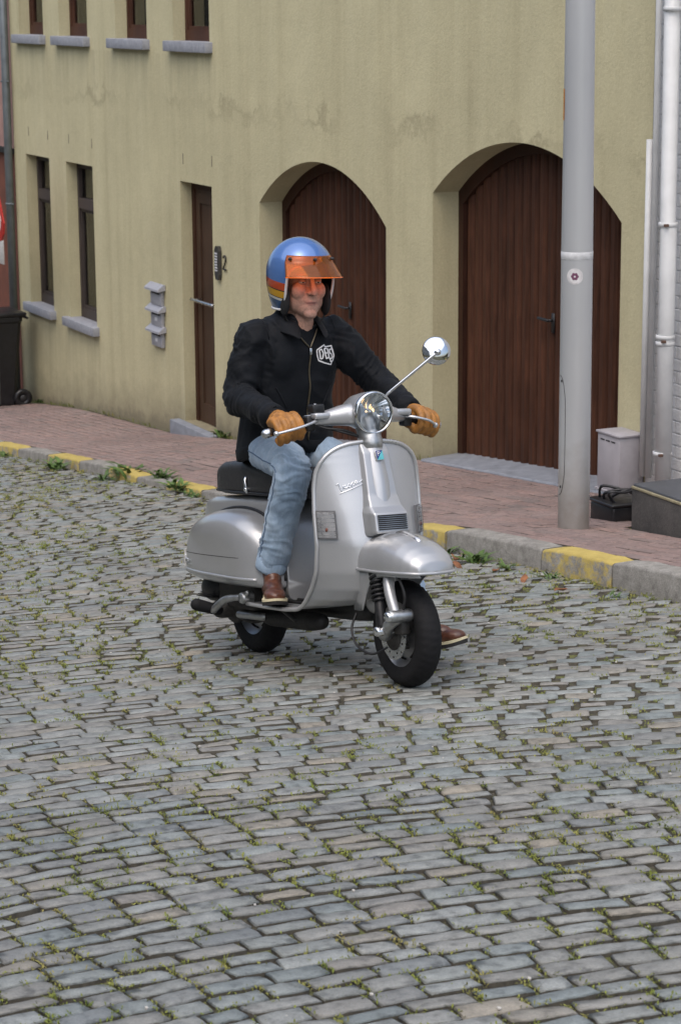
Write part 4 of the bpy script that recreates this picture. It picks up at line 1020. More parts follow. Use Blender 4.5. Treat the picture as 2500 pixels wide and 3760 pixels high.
# arms of the headset
def arm(s):
    sec = [(.055, .955, 1.083, .060, .050), (.10, .938, 1.080, .052, .042), (.15, .912, 1.072, .040, .032), (.20, .888, 1.064, .030, .026), (.235, .876, 1.060, .025, .024)]
    return loft([[(x+a*math.cos(2*math.pi*k/16), s*y_, z+b*math.copysign(abs(math.sin(2*math.pi*k/16))**.6, math.sin(2*math.pi*k/16))) for k in range(16)] for y_, x, z, a, b in sec])
for s in (-1, 1):
    add('headset_arm', arm(s), M_sil, hs, T=ST)
    add('grip', tube([(.874, s*.232, 1.052), (.862, s*.312, 1.036), (.850, s*.386, 1.020)], [.0175, .0185, .0175], 16, True), M_rub, sc, T=ST)
    add('bar_end', tube([(.850, s*.386, 1.020), (.848, s*.400, 1.0165)], [.0195, .0195], 16, True), M_steel, sc, T=ST)
    add('switch_block', boxvf((.862, s*.205, 1.020), (.912, s*.245, 1.082), .008), M_black, sc, T=ST, sharp=50)
    lv = catmull([(.915, s*.205, 1.062), (.945, s*.235, 1.058), (.956, s*.290, 1.044), (.955, s*(.345 if s < 0 else .315), 1.032), (.944, s*(.402 if s < 0 else .335), 1.020)], 5)
    add('lever', join(tube(lv, [.009]*6+[.0075]*(len(lv)-6), 10, True, flat=.75), ell(lv[-1], (.0115, .0115, .0115))), M_trim, sc, T=ST)
    add('lever_mount', boxvf((.895, s*.13, 1.068), (.945, s*.225, 1.094), .008), M_sil, sc, T=ST, sharp=50)
add('brake_reservoir', boxvf((.875, -.225, 1.092), (.925, -.170, 1.128), .006), M_black, sc, T=ST, sharp=50)
add('reservoir_screw', lathe([(.0001, .03), (.006, .03), (.007, .02)], 10, (.898, -.20, 1.10), 'z'), M_steel, sc, T=ST)
mp = [Vector((.935, .105, 1.115)), Vector((.938, .108, 1.150)), Vector((.955, .125, 1.172)), Vector((1.005, .20, 1.243)), Vector((1.060, .285, 1.322))]
MN = Vector((.92, -.32, .12)).normalized()
m0 = add('mirror', join(tube(catmull(mp, 5), .0062, 10, True), ell(mp[-1], (.014, .014, .014))), M_chrome, sc, T=ST)
e1 = MN.cross(Vector((0, 0, 1))).normalized(); e2 = e1.cross(MN)
mc = mp[-1]-MN*.022+e2*.008
def disc(prof, N=40): 
    return loft([[tuple(mc+MN*o_+(e1*math.cos(2*math.pi*k/N)+e2*math.sin(2*math.pi*k/N))*r_) for k in range(N)] for r_, o_ in prof])
add('mirror_shell', disc([(.0555, -.010), (.059, -.007), (.059, -.002), (.054, .005), (.038, .011), (.02, .014), (.004, .0145)]), M_chrome, m0, T=ST)
add('mirror_glass', disc([(.054, -.0102), (.054, -.0108), (.003, -.0108)]), M_refl, m0, T=ST)
add('cable_bundle', join(*[tube(catmull([(.90, -.21, 1.05), (.93, -.17+.01*k, 1.03), (.96, -.10, 1.02-.01*k), (.975, -.04, .99)], 4), .005, 6) for k in range(2)]), M_black, sc, T=ST)

# ------------------------------------------------------------------ the rider, written in the scooter's frame
POFF = Vector((.45, 0, .30))
man = empty('person'); man.matrix_world = SM @ Matrix.Translation(POFF)
tag(man, 'rider in black jacket, jeans and blue helmet astride the silver scooter', 'person')
def pl(name, me, parent=man):
    o = link(name, me, parent)
    if parent is man: o.location = -POFF
    return o
def padd(name, vf, mat, parent=man, **k):
    o = add(name, vf, mat, parent, **k)
    if parent is man: o.location = -POFF
    return o
n = NT('black_canvas'); co = n.coord(); a = n.noise(co, 7, 5); b = n.noise(n.mapped(co, (1, 1, 1)), 700, 2)
n.set(color=n.ramp(a, [(.3, (.0040, .0050, .0068)), (.7, (.0085, .0100, .0128))]), rough=.66, sheen=.03, normal=n.bump(n.noise(co, 28, 5, .6), .35, .006, n.bump(b, .25, .001)), spec=.13); M_jack = n.m
n = NT('washed_denim'); co = n.coord(); a = n.noise(co, 6, 6, .65); b = n.noise(n.mapped(co, (1, 1, 2.5)), 420, 3); st_ = n.noise(n.mapped(co, (9, 30, 4)), 3, 5)
c = n.ramp(a, [(.25, (.175, .255, .36)), (.5, (.265, .36, .47)), (.72, (.39, .485, .585))])
c = n.mix(1, c, n.ramp(b, [(.3, .80), (.7, 1.15)]), 'MULTIPLY'); c = n.mix(1, c, n.ramp(st_, [(.3, .88), (.7, 1.1)]), 'MULTIPLY')
n.set(color=c, rough=.88, sheen=.2, normal=n.bump(n.noise(co, 30, 5), .3, .006, n.bump(b, .35, .0015)), spec=.25); M_den = n.m
M_glove = pm('tan_leather', (.335, .145, .030), .55, var=.35, scale=28, bump=.35, bscale=90)
n = NT('brown_leather'); co = n.coord(); a = n.noise(co, 22, 6, .65)
n.set(color=n.ramp(a, [(.3, (.042, .015, .009)), (.55, (.105, .036, .018)), (.75, (.17, .065, .032))]), rough=n.ramp(a, [(.3, .28), (.7, .45)]), normal=n.bump(a, .3, .004), coat=.15); M_boot = n.m
M_welt = pm('cream_welt', (.62, .55, .36), .7, var=.1)
M_sole = pm('dark_sole', (.02, .018, .017), .8)
n = NT('skin'); vc = n.new('ShaderNodeVertexColor'); vc.layer_name = 'tint'; co = n.coord(); a = n.noise(co, 120, 4)
n.set(color=n.mix(1, vc.outputs[0], n.ramp(a, [(.3, .78), (.7, 1.12)]), 'MULTIPLY'), rough=.62, sub=.04, normal=n.bump(a, .35, .003)); n.b.inputs['Subsurface Radius'].default_value = (.01, .004, .002); M_skin = n.m

# joints
SHR, SHL = Vector((.360, -.180, 1.400)), Vector((.372, .188, 1.402))
ELR, ELL = Vector((.372, -.272, 1.155)), Vector((.520, .335, 1.195))
HAR, HAL = Vector(ST((.861, -.322, 1.041))), Vector(ST((.861, .318, 1.041)))
WRR, WRL = HAR+Vector((-.100, .006, .034)), HAL+Vector((-.088, -.006, .034))
HIR, HIL = Vector((.28, -.100, .925)), Vector((.28, .100, .925))
KNR, KNL = Vector((.665, -.185, .845)), Vector((.56, .165, .80))
ANR, ANL = Vector((.490, -.190, .410)), Vector((.885, .295, .205))

# --- jacket
def er(c, rx, ry, n_=24, tiltx=0.0, p=2.4):
    P = []
    for k in range(n_):
        t = 2*math.pi*k/n_; cx_, sy = math.cos(t), math.sin(t)
        x = rx*math.copysign(abs(cx_)**(2/p), cx_); y_ = ry*math.copysign(abs(sy)**(2/p), sy)
        P.append((c[0]+x, c[1]+y_, c[2]+x*tiltx))
    return P
torso = loft([er((.272, 0, .885), .158, .200, tiltx=.16), er((.275, 0, .915), .172, .212, tiltx=.16), er((.285, 0, 1.01), .170, .206, tiltx=.06), er((.303, 0, 1.14), .160, .194), er((.330, 0, 1.25), .150, .196), er((.350, 0, 1.34), .140, .205, tiltx=-.05), er((.362, 0, 1.41), .118, .195, tiltx=-.12), er((.375, 0, 1.455), .098, .155, tiltx=-.2), er((.388, 0, 1.485), .085, .105, tiltx=-.25), er((.395, 0, 1.505), .075, .080, tiltx=-.3)])
def sleeve(a, b, c):
    m1 = a.lerp(b, .5); m2 = b.lerp(c, .5)
    pth = catmull([a, m1, b, m2, c], 5)
    rr = [lerp([0, .25, .5, .75, 1], [.080, .074, .064, .056, .050], i/(len(pth)-1)) for i in range(len(pth))]
    return pth, tube(pth, rr, 18, True)
pR, tR = sleeve(SHR, ELR, WRR); pL, tL = sleeve(SHL, ELL, WRL)
jm = fuse('jacket', join(torso, tR, tL, ell((.335, -.10, 1.425), (.09, .13, .055)), ell((.345, .10, 1.425), (.09, .13, .055)), ell((.40, -.08, 1.30), (.09, .09, .12)), ell((.40, .08, 1.30), (.09, .09, .12))), .0075, 9, M_jack)
def folds(me, limbs, body=None, amp=.007):
    cos = np.empty(len(me.vertices)*3); me.vertices.foreach_get('co', cos); cos = cos.reshape(-1, 3)
    no = np.array([v.normal[:] for v in me.vertices])
    arr = []
    for pth, spots in limbs:
        P = np.array([p[:] for p in pth]); seg = np.linalg.norm(np.diff(P, axis=0), axis=1); arr.append((P, np.concatenate([[0], np.cumsum(seg)]), spots))
    out = cos.copy()
    for i, p in enumerate(cos):
        best = None
        for li, (P, S, spots) in enumerate(arr):
            d = np.linalg.norm(P-p, axis=1); k = int(d.argmin())
            if best is None or d[k] < best[0]: 
                k2 = min(k+1, len(P)-1) if k+1 < len(P) else k
                t = S[k]; ax = P[min(k+1, len(P)-1)]-P[max(k-1, 0)]; ax = ax/np.linalg.norm(ax); t += float((p-P[k]) @ ax)
                best = (d[k], t, li, k)
        d, t, li, k = best; spots = arr[li][2]; off = 0
        if d < .115:
            wgt = .35
            for ts, ws in spots: wgt += math.exp(-((t-ts)/ws)**2)
            q = Vector(p)
            w_ = t*17+3.4*noise.noise(q*7+Vector((li*5, 0, 0)))+q.z*6*(1 if li else -1)
            r_ = 1-abs(noise.noise(Vector((w_, q.y*3, li*9.1)))*1.7)
            off += amp*wgt*(max(0, r_)**2-.4)
            off += amp*.7*noise.noise(q*16+Vector((3, li, 1)))
            r_ = 1-abs(noise.noise(Vector((t*38+3*noise.noise(q*11), q.y*6, li*3.3+q.x*5)))*1.6); off += amp*.38*wgt*max(0, r_)**3
        if body and d > .06:
            q = Vector(p); r_ = 1-abs(noise.noise(Vector(((q.z*9+q.y*6+q.x*3), q.y*3-q.z*2, 2.7)))*1.8)
            off += body*(max(0, r_)**2-.35)+body*.6*noise.noise(q*9)
        out[i] += no[i]*off
    me.vertices.foreach_set('co', out.ravel()); me.update()
lenR = [(SHR-ELR).length, (ELR-WRR).length]
folds(jm, [(pR, [(lenR[0], .09), (lenR[0]+lenR[1]*.8, .08), (.06, .05)]), (pL, [(lenR[0], .09), (lenR[0]+lenR[1]*.8, .08), (.06, .05)])], .0105, .0095)
jk = pl('jacket', jm)
jbv = BVHTree.FromPolygons([v.co.copy() for v in jm.vertices], [tuple(p.vertices) for p in jm.polygons])
def onj(y, z, off=.002, x=1.2):
    h = jbv.ray_cast(Vector((x, y, z)), Vector((-1, 0, 0)))
    return h[0]+h[1]*off if h[0] else Vector((.48, y, z))
# hem and cuffs
hem = [Vector((.277+.150*math.cos(t), .191*math.sin(t), .985)) for t in [2*math.pi*k/40 for k in range(40)]]
padd('waistband', loft([er((.272, 0, .880), .160, .203, 40, .16), er((.272, 0, .882), .170, .211, 40, .16), er((.275, 0, .930), .177, .217, 40, .16), er((.275, 0, .935), .168, .208, 40, .16)], False), M_jack, jk)
for p_, e_ in ((pR, WRR), (pL, WRL)):
    d_ = (p_[-1]-p_[-3]).normalized(); 
    padd('cuff', tube([e_-d_*.045, e_-d_*.035, e_+d_*.018, e_+d_*.020, e_+d_*.010], [.052, .0575, .0555, .050, .044], 20), M_jack, jk)
# zip, collar, shirt, patch
zp_ = [onj(.012+.0025*math.sin(k*.7), .96+k*.0185, .003) for k in range(22)]
M_zip = pm('brass_zip', (.13, .11, .075), .4, .8)
padd('zip', tube(zp_, .0042, 6), M_zip, jk)
top = zp_[-1]
padd('zip', tube(catmull([top, onj(-.028, 1.395, .004), onj(-.052, 1.43, .006)], 4), .0035, 6), M_zip, jk)
padd('zip', tube(catmull([top, onj(.040, 1.395, .004), onj(.058, 1.43, .006)], 4), .0035, 6), M_zip, jk)
padd('zip_pull', boxvf((top.x+.002, top.y-.006, top.z-.028), (top.x+.008, top.y+.006, top.z), .002), M_steel, jk)
NC = Vector((.405, 0, 1.50))
sh_ = [onj(y_, z_, .0045) for y_, z_ in ((-.05, 1.435), (-.032, 1.40), (.012, 1.345), (.042, 1.40), (.055, 1.435))]
padd('shirt', (sh_+[Vector((.455, .045, 1.47)), Vector((.47, 0, 1.465)), Vector((.455, -.045, 1.47))], [(0, 1, 6, 7), (1, 2, 6), (2, 3, 6), (3, 4, 5, 6)]), M_jack)
padd('shirt_collar', tube([(NC.x+.064*math.cos(t), .064*math.sin(t), 1.475+.012*math.cos(t)*-1) for t in [2*math.pi*k/24 for k in range(24)]], .012, 10, closed=True, flat=1.6), M_jack)
def collar(s):
    # folded-down flap: from the back of the neck round to a point on the chest
    A = []; B = []; N = 14
    for k in range(N+1):
        t = k/N; a = R(175-142*t)
        A.append(Vector((NC.x+.082*math.cos(a), s*.080*math.sin(a), 1.520-.055*t**1.6)))
        r_ = .118+.020*t; zz = 1.475-.085*t**1.3
        p = Vector((NC.x+r_*math.cos(a)*(1+.22*t), s*r_*1.02*math.sin(a)*(1-.12*t), zz)); B.append(p)
    B[-1] += Vector((.012, -s*.012, -.018))
    V = []; F = []
    for k in range(N+1):
        mid = A[k].lerp(B[k], .45)+Vector((0, 0, .013))
        V += [A[k]-Vector((0, 0, .02)), A[k], A[k].lerp(B[k], .15)+Vector((0, 0, .008)), mid, B[k]]
    for k in range(N):
        for j in range(4): F.append((k*5+j, k*5+j+1, (k+1)*5+j+1, (k+1)*5+j))
    return V, F
for s in (-1, 1):
    o = padd('collar', collar(s), M_jack, jk); md = o.modifiers.new('t', 'SOLIDIFY'); md.thickness = .005; md = o.modifiers.new('s', 'SUBSURF'); md.levels = 1; md.render_levels = 1
# shoulder seam
for s in (-1, 1):
    sm_ = []
    for k in range(12):
        t = k/11; h = jbv.ray_cast(Vector((.30+.16*t, s*(.155+.01*math.sin(3*t)), 1.8)), Vector((0, 0, -1)))
        if h[0]: sm_.append(h[0]+Vector((0, 0, .0005)))
    if len(sm_) > 4: padd('seam', tube(sm_, .0022, 5), M_jack, jk)
for s in (-1, 1):
    padd('pocket_welt', tube([onj(s*(.085+.045*k/6), 1.10+.085*k/6, .001) for k in range(7)], .0042, 6, True), M_jack, jk)
M_emb = pm('white_embroidery', (.66, .66, .66), .8, var=.1, scale=300)
LC = (.088, 1.318)
def lg(px, py): return onj(LC[0]+(px-722)/125*.098, LC[1]-(py-822)/105*.084, .0022)
LG = [[(668, 795), (690, 783), (719, 768), (722, 777), (735, 778), (770, 773), (776, 800), (784, 825), (776, 848), (762, 858), (757, 873), (715, 863), (681, 850), (670, 820), (668, 795)],
      [(684, 796), (691, 842)], [(684, 796), (699, 791), (708, 812), (703, 838), (691, 842)],
      [(716, 789), (724, 840)], [(716, 789), (732, 786)], [(720, 813), (731, 811)], [(724, 840), (738, 836)],
      [(738, 787), (744, 836), (751, 846), (756, 858)],
      [(768, 792), (752, 794), (751, 812), (766, 818), (767, 838), (751, 842)], [(774, 840), (775, 842)]]
def strip(ps, w_):
    P = [Vector((a, b, 0)) for a, b in ps]; V = []; F = []
    fine = []
    for a, b in zip(P[:-1], P[1:]):
        m = max(1, int((b-a).length/8)); fine += [a.lerp(b, k/m) for k in range(m)]
    fine.append(P[-1])
    for i, p in enumerate(fine):
        t = (fine[min(i+1, len(fine)-1)]-fine[max(i-1, 0)]).normalized(); nn = Vector((-t.y, t.x, 0))*w_
        V += [lg(*(p+nn)[:2]), lg(*(p-nn)[:2])]
    return V, [(2*i, 2*i+1, 2*i+3, 2*i+2) for i in range(len(fine)-1)]
o = padd('chest_logo', join(*[strip(s_, 3.3 if i == 0 else 3.7) for i, s_ in enumerate(LG)]), M_emb, jk, smooth=False)
o.modifiers.new('t', 'SOLIDIFY').thickness = .0012

# --- trousers
def leg(h, k, a, r_):
    m1 = h.lerp(k, .5)+Vector((0, 0, .012)); m2 = k.lerp(a, .5)
    pth = catmull([h, m1, k, m2, a], 6)
    return pth, tube(pth, [lerp([0, .25, .5, .75, 1], r_, i/(len(pth)-1)) for i in range(len(pth))], 20, True)
gR, lR = leg(HIR, KNR, ANR+Vector((.003, 0, .072)), [.086, .090, .078, .072, .066])
gL, lL = leg(HIL, KNL, ANL+Vector((-.03, 0, .07)), [.086, .088, .074, .062, .054])
jn = fuse('jeans', join(lR, lL, ell((.245, 0, .930), (.130, .165, .075)), ell((.20, 0, .92), (.09, .155, .065)), tube([(.27, -.08, .95), (.27, .08, .95)], .09, 16, True)), .0075, 6, M_den)
tl_ = (HIR-KNR).length; sl_ = (KNR-ANR).length
folds(jn, [(gR, [(tl_, .09), (tl_+sl_*.85, .10), (.05, .06)]), (gL, [(tl_, .09), (tl_+sl_*.85, .1)])], .005, .0085)
je = pl('jeans', jn)
d_ = (gR[-1]-gR[-4]).normalized(); e_ = gR[-1]
padd('hem', tube([e_-d_*.01, e_+d_*.052, e_+d_*.062, e_+d_*.055], [.066, .0675, .066, .056], 22), M_den, je)
d_ = (gL[-1]-gL[-4]).normalized(); e_ = gL[-1]
padd('hem', tube([e_-d_*.01, e_+d_*.03, e_+d_*.035], [.054, .055, .048], 18), M_den, je)
jb = BVHTree.FromPolygons([v.co.copy() for v in jn.vertices], [tuple(p.vertices) for p in jn.polygons])
def seamline(pth, side):
    out = []
    for p in pth[2:]:
        h = jb.ray_cast(Vector(p)+Vector(side)*.4, -Vector(side))
        if h[0]: out.append(h[0]+Vector(side)*.0005)
    return out
sm_ = seamline(catmull(gR, 2), (0, -1, 0))
padd('side_seam', tube(sm_, .0028, 5), pm('denim_seam', (.09, .14, .22), .9), je)

# --- boots
def boot(name, an, yaw, pitch, label=None):
    Mx = Matrix.Translation(an) @ Matrix.Rotation(yaw, 4, 'Z') @ Matrix.Rotation(pitch, 4, 'Y')
    T = lambda p: tuple(Mx @ Vector(p))
    sh2 = join(tube([(-.012, 0, .085), (-.015, 0, .03), (-.018, 0, -.02), (-.022, 0, -.065)], [.050, .049, .046, .044], 18, True), ell((.05, 0, -.055), (.085, .043, .042)), ell((.125, 0, -.072), (.068, .047, .031)), ell((-.02, 0, -.07), (.045, .040, .035)), ell((.02, 0, -.02), (.05, .038, .05), rot=Matrix.Rotation(R(35), 3, 'Y')))
    me = fuse(name, ([T(p) for p in sh2[0]], sh2[1]), .005, 5, M_boot)
    b = pl(name, me)
    out = [(-.068, 0), (-.060, .028), (-.02, .038), (.04, .040), (.10, .052), (.150, .048), (.185, .026), (.196, 0), (.185, -.026), (.150, -.048), (.10, -.052), (.04, -.040), (-.02, -.038), (-.060, -.028)]
    out = [(p.x, p.y) for p in catmull([(a, c_, 0) for a, c_ in out+[out[0]]], 4)][:-1]
    spring = lambda x: .012*max(0, (x-.1)/.09)**2
    def lay(z0, z1, g): return loft([[(x*g, y_*g, z+spring(x)) for x, y_ in out] for z in (z0, z1)])
    padd('welt', lay(-.100, -.090, 1.02), M_welt, b, T=T, smooth=False)
    padd('sole', lay(-.116, -.1005, 1.0), M_sole, b, T=T, smooth=False)
    padd('lace', join(*[tube([(.038-.011*k+.012, .024, -.015+.022*k), (.052-.014*k+.004, 0, -.005+.022*k), (.038-.011*k+.012, -.024, -.015+.022*k)], .003, 6, True) for k in range(5)]), pm('boot_lace', (.16, .07, .03), .8), b, T=T)
    padd('toe_seam', tube([(.075, y_, -.045+.018*(1-(y_/.04)**2)-.012*abs(y_/.04)) for y_ in np.linspace(-.042, .042, 9)], .0022, 5), M_boot, b, T=T)
    return b
boot('boot', ANR+Vector((-.012, 0, -.008)), R(-24), R(1))
boot('boot', ANL+Vector((.0, 0, -.005)), R(30), R(-8))

# --- gloves on the grips
def hand(s, c):
    bar = Vector(ST((.850, s*.386, 1.020)))-Vector(ST((.874, s*.232, 1.052))); bar.normalize()     # points outwards
    up = Vector((0, 0, 1)); fw = (bar.cross(up)*(-1 if s > 0 else 1)).normalized()
    if fw.x < 0: fw = -fw
    up = (fw.cross(bar)*(1 if fw.cross(bar).z > 0 else -1)).normalized()
    C = c-up*.010; K_ = 1.17
    g = lambda a, f_, u: C+(bar*a+fw*f_+up*u)*K_
    P = []
    for i, (off, ln, r_) in enumerate(((-.040, 1.0, .0158), (-.0145, 1.06, .0162), (.011, 1.0, .0160), (.035, .86, .0146))):
        dr = (.002, -.001, .002, .006)[i]
        P.append(tube(catmull([g(off, -.018, .040), g(off, .016, .041-dr), g(off*1.03, .045*ln, .022-dr), g(off*1.03, .050*ln, -.010-dr), g(off*1.0, .026, -.033-dr), g(off, .006, -.030)], 4), [r_*1.12]*5+[r_*1.05]*6+[r_]*10, 12, True))
    P.append(loft([[tuple(g(a*1.0, f_, u)) for a, u in ((-.050, .016+h), (-.030, .034+h), (.020, .034+h), (.046, .020+h), (.042, .002+h), (-.045, .0+h))] for f_, h in ((-.052, .014), (-.025, .013), (.004, .010), (.018, .006))]))
    P.append(ell(g(0, -.035, .026), (.054, .058, .027)))
    P.append(tube([g(-.0, -.035, .028), g(0, -.075, .036), g(0, -.105, .040)], [.044, .040, .046], 14, True))
    P.append(tube(catmull([g(-.035, -.035, .018), g(-.062, -.022, .000), g(-.064, .002, -.018), g(-.052, .020, -.022)], 4), [.0165]*5+[.0145]*8, 12, True))
    me = fuse('glove', join(*P), .0038, 4, M_glove)
    for v in me.vertices: v.co += v.normal*.0007*noise.noise(v.co*45)
    return pl('glove', me)
hand(-1, HAR); hand(1, HAL)

# --- head
HD = Matrix.Translation((.452, 0, 1.622)) @ Matrix.Rotation(R(-5), 4, 'Z') @ Matrix.Rotation(R(7), 4, 'Y') @ Matrix.Scale(1.10, 4) @ Matrix.Diagonal((1, 1.03, 1, 1))
def HDT(p): return tuple(HD @ Vector(p))
hv = [ell((-.012, 0, .035), (.098, .076, .100)), ell((.030, 0, -.055), (.068, .064, .070)), ell((.055, 0, -.085), (.046, .046, .040)), ell((.087, 0, -.108), (.020, .026, .020)),
      ell((.062, .038, -.022), (.032, .030, .036)), ell((.062, -.038, -.022), (.032, .030, .036)), ell((.078, .030, .040), (.020, .032, .013)), ell((.078, -.030, .040), (.020, .032, .013)),
      tube([(.090, 0, .032), (.101, 0, .008), (.115, 0, -.018), (.116, 0, -.026)], [.009, .0095, .0125, .012], 12, True), ell((.100, .013, -.027), (.013, .009, .009)), ell((.100, -.013, -.027), (.013, .009, .009)),
      tube([(.080, .025, -.0655), (.0945, .012, -.0600), (.0985, 0, -.0600), (.0945, -.012, -.0600), (.080, -.025, -.0655)], [.004, .0065, .007, .0065, .004], 8, True),
      tube([(.079, .022, -.0705), (.092, .011, -.0712), (.0955, 0, -.0715), (.092, -.011, -.0712), (.079, -.022, -.0705)], [.004, .007, .0078, .007, .004], 8, True),
      ell((.082, .0, -.045), (.014, .03, .02)), ell((.068, .028, -.050), (.020, .020, .026)), ell((.068, -.028, -.050), (.020, .020, .026)),
      ell((.034, .036, -.060), (.042, .032, .048)), ell((.034, -.036, -.060), (.042, .032, .048)), tube([(-.005, 0, -.05), (-.03, 0, -.12), (-.05, 0, -.19)], [.060, .060, .066], 18, True), tube([(.03, 0, -.09), (.0, 0, -.16)], [.035, .05], 14, True)]
hv = join(*hv)
hm = fuse('body', ([HDT(p) for p in hv[0]], hv[1]), .0034, 5, M_skin)
ca = hm.color_attributes.new('tint', 'FLOAT_COLOR', 'POINT'); HI = HD.inverted()
for i, v in enumerate(hm.vertices):
    p = HI @ v.co; base = Vector((.50, .275, .195))
    st = max(0, min(1, (-.040-p.z)/.03))*max(0, min(1, (p.x+.01)/.04)) if p.z > -.14 else .3      # beard shadow
    base = base.lerp(Vector((.30, .19, .155)), .5*st)
    cheek = math.exp(-((p.z+.02)/.025)**2)*math.exp(-((abs(p.y)-.038)/.025)**2)+math.exp(-((p.z+.022)/.016)**2)*math.exp(-(p.y/.014)**2)*(p.x > .09)
    base = base.lerp(Vector((.50, .20, .145)), min(.6, .5*cheek))
    lip = math.exp(-((p.z+.0655)/.0075)**4)*math.exp(-(p.y/.023)**4)*(p.x > .076)
    base = base.lerp(Vector((.34, .135, .115)), .75*lip)
    mouth = math.exp(-((p.z+.0650)/.0022)**2)*math.exp(-(p.y/.022)**4)*(p.x > .07); base = base.lerp(Vector((.10, .035, .03)), .8*mouth)
    nost = math.exp(-((p.z+.036)/.004)**2)*math.exp(-((abs(p.y)-.007)/.0045)**2)*(p.x > .095); base = base.lerp(Vector((.08, .025, .02)), .85*nost)
    ca.data[i].color = (*base, 1)
hd = pl('body', hm)
M_eye = pm('eye_white', (.55, .52, .49), .2); M_iris = pm('iris', (.035, .028, .02), .1); M_brow = pm('brow_hair', (.035, .022, .014), .9)
for s in (-1, 1):
    ey = padd('eye', ell((.0735, s*.031, .014), (.0135, .0135, .0135), 16, 12), M_eye, hd, T=HDT)
    padd('iris', ell((.0835, s*.031-.001, .0125), (.0042, .0055, .0055)), M_iris, hd, T=HDT)
    M_lid = pm('eyelid_skin', (.36, .19, .14), .55)
    padd('eyelid', loft([[(.0735+.0146*math.cos(R(b))*math.cos(R(a)), s*.031+.0148*math.sin(R(a)), .014+.0146*math.sin(R(b))*1.0) for a in range(-75, 76, 15)] for b in (62, 45, 30, 16)], False) if False else grid(lambda u, v: (.0735+.0148*math.cos(R(3+67*v))*math.cos(R(-75+150*u)), s*.031+.0150*math.sin(R(-75+150*u)), .014+.0148*math.sin(R(3+67*v))), 12, 5), M_lid, hd, T=HDT)
    padd('eyelid', grid(lambda u, v: (.0735+.0147*math.cos(R(-17-53*v))*math.cos(R(-75+150*u)), s*.031+.0149*math.sin(R(-75+150*u)), .014+.0147*math.sin(R(-17-53*v))), 12, 5), M_lid, hd, T=HDT)
    padd('eyebrow', tube([(.0955, s*.013, .0335), (.0985, s*.026, .0385), (.0935, s*.040, .0380), (.082, s*.053, .031)], [.0035, .0048, .0042, .002], 8, True, flat=.7), M_brow, hd, T=HDT)

# --- helmet
HR = (.142, .126, .138); HCc = Vector((-.018, 0, .040))
def zlow(az):       # lower edge of the shell by bearing from straight ahead, degrees
    return lerp([0, 20, 36, 44, 48, 51, 54, 58, 64, 75, 100, 140, 180], [.036, .034, .026, .010, -.016, -.060, -.098, -.122, -.134, -.140, -.140, -.134, -.130], abs(az))
AZ = sorted({*np.linspace(-180, 180, 73).tolist(), *np.linspace(-66, -34, 33).tolist(), *np.linspace(34, 66, 33).tolist()})[:-1]
def shell_pt(az, t, g=1.0, zextra=0.0):
    zl = (zlow(az)+zextra)/HR[2]; zl = max(-1.0, zl)
    z = 1-(1-zl)*t
    ph = math.acos(max(-1, min(1, z))); z = math.cos(ph)
    if t < 1: 
        phl = math.acos(zl); ph = phl*t; z = math.cos(ph)
    rr = math.sin(ph) if z > 0 else (1-.22*(z*z))       # sides drop nearly straight
    a = R(az)
    return HCc+Vector((HR[0]*rr*math.cos(a), HR[1]*rr*math.sin(a), HR[2]*z))*g
def shellvf(g=1.0, zextra=0., m=26):
    V = [HCc+Vector((0, 0, HR[2]))*g]; F = []; N = len(AZ)
    for j in range(1, m+1):
        for az in AZ: V.append(shell_pt(az, j/m, g, zextra))
    for i in range(N): F.append((0, 1+i, 1+(i+1) % N))
    for j in range(m-1):
        for i in range(N): F.append((1+j*N+i, 1+(j+1)*N+i, 1+(j+1)*N+(i+1) % N, 1+j*N+(i+1) % N))
    return V, F
n = NT('helmet_paint'); tc = n.new('ShaderNodeAttribute'); tc.attribute_name = 'band'; co = n.coord()
fl = n.noise(co, 1500, 2)
c = n.ramp(tc.outputs['Fac'], [(0, (.075, .17, .42)), (.50, (.50, .075, .025)), (.645, (.02, .02, .03)), (.665, (.62, .34, .03)), (.80, (.02, .02, .03)), (.815, (.66, .66, .64)), (.86, (.04, .09, .21))], 'CONSTANT')
c = n.mix(1, c, n.ramp(fl, [(.3, .85), (.7, 1.15)]), 'MULTIPLY')
n.set(color=c, metal=.35, rough=.22, coat=1.0, crough=.02); M_hel = n.m
hv, hf = shellvf(); hme = fix(mk('helmet', [HDT(p) for p in hv], hf, M_hel, True))
at = hme.attributes.new('band', 'FLOAT', 'POINT')
for i, p in enumerate(hv):
    q = Vector(p)-HCc; s_ = -.020-.55*min(0, q.x)*0-.16*(q.x)     # stripes fall towards the face
    at.data[i].value = max(0, min(1, .5+(s_-q.z-.0)/.20)) if q.z < .02 else 0
hel = pl('helmet', hme); md = hel.modifiers.new('t', 'SOLIDIFY'); md.thickness = .004; md.offset = -1
lv_, lf_ = shellvf(.965, .012); padd('liner', (lv_, lf_), pm('helmet_liner', (.010, .010, .011), .9, bump=.5, bscale=120), hel, T=HDT)
# cheek pads
for s in (-1, 1):
    pd = fuse('cheek_pad', ([HDT(p) for p in ell((.034, s*.083, -.058), (.040, .016, .064))[0]], ell((0, 0, 0), (1, 1, 1))[1]), .006, 2, bpy.data.materials['helmet_liner']); link('cheek_pad', pd, hel)
ed = [shell_pt(az, 1.0)+Vector((0, 0, .001)) for az in AZ]
padd('edge_trim', tube([HDT(p) for p in ed], .0058, 8, closed=True), pm('trim_pale', (.60, .60, .60), .4), hel)
strap = catmull([(.035, -.088, -.105), (.030, -.070, -.140), (.030, -.035, -.166), (.032, 0, -.172), (.030, .035, -.166), (.030, .070, -.140), (.035, .088, -.105)], 5)
padd('chin_strap', tube([HDT(p) for p in strap], .0085, 8, True, flat=.5), M_black, hel)
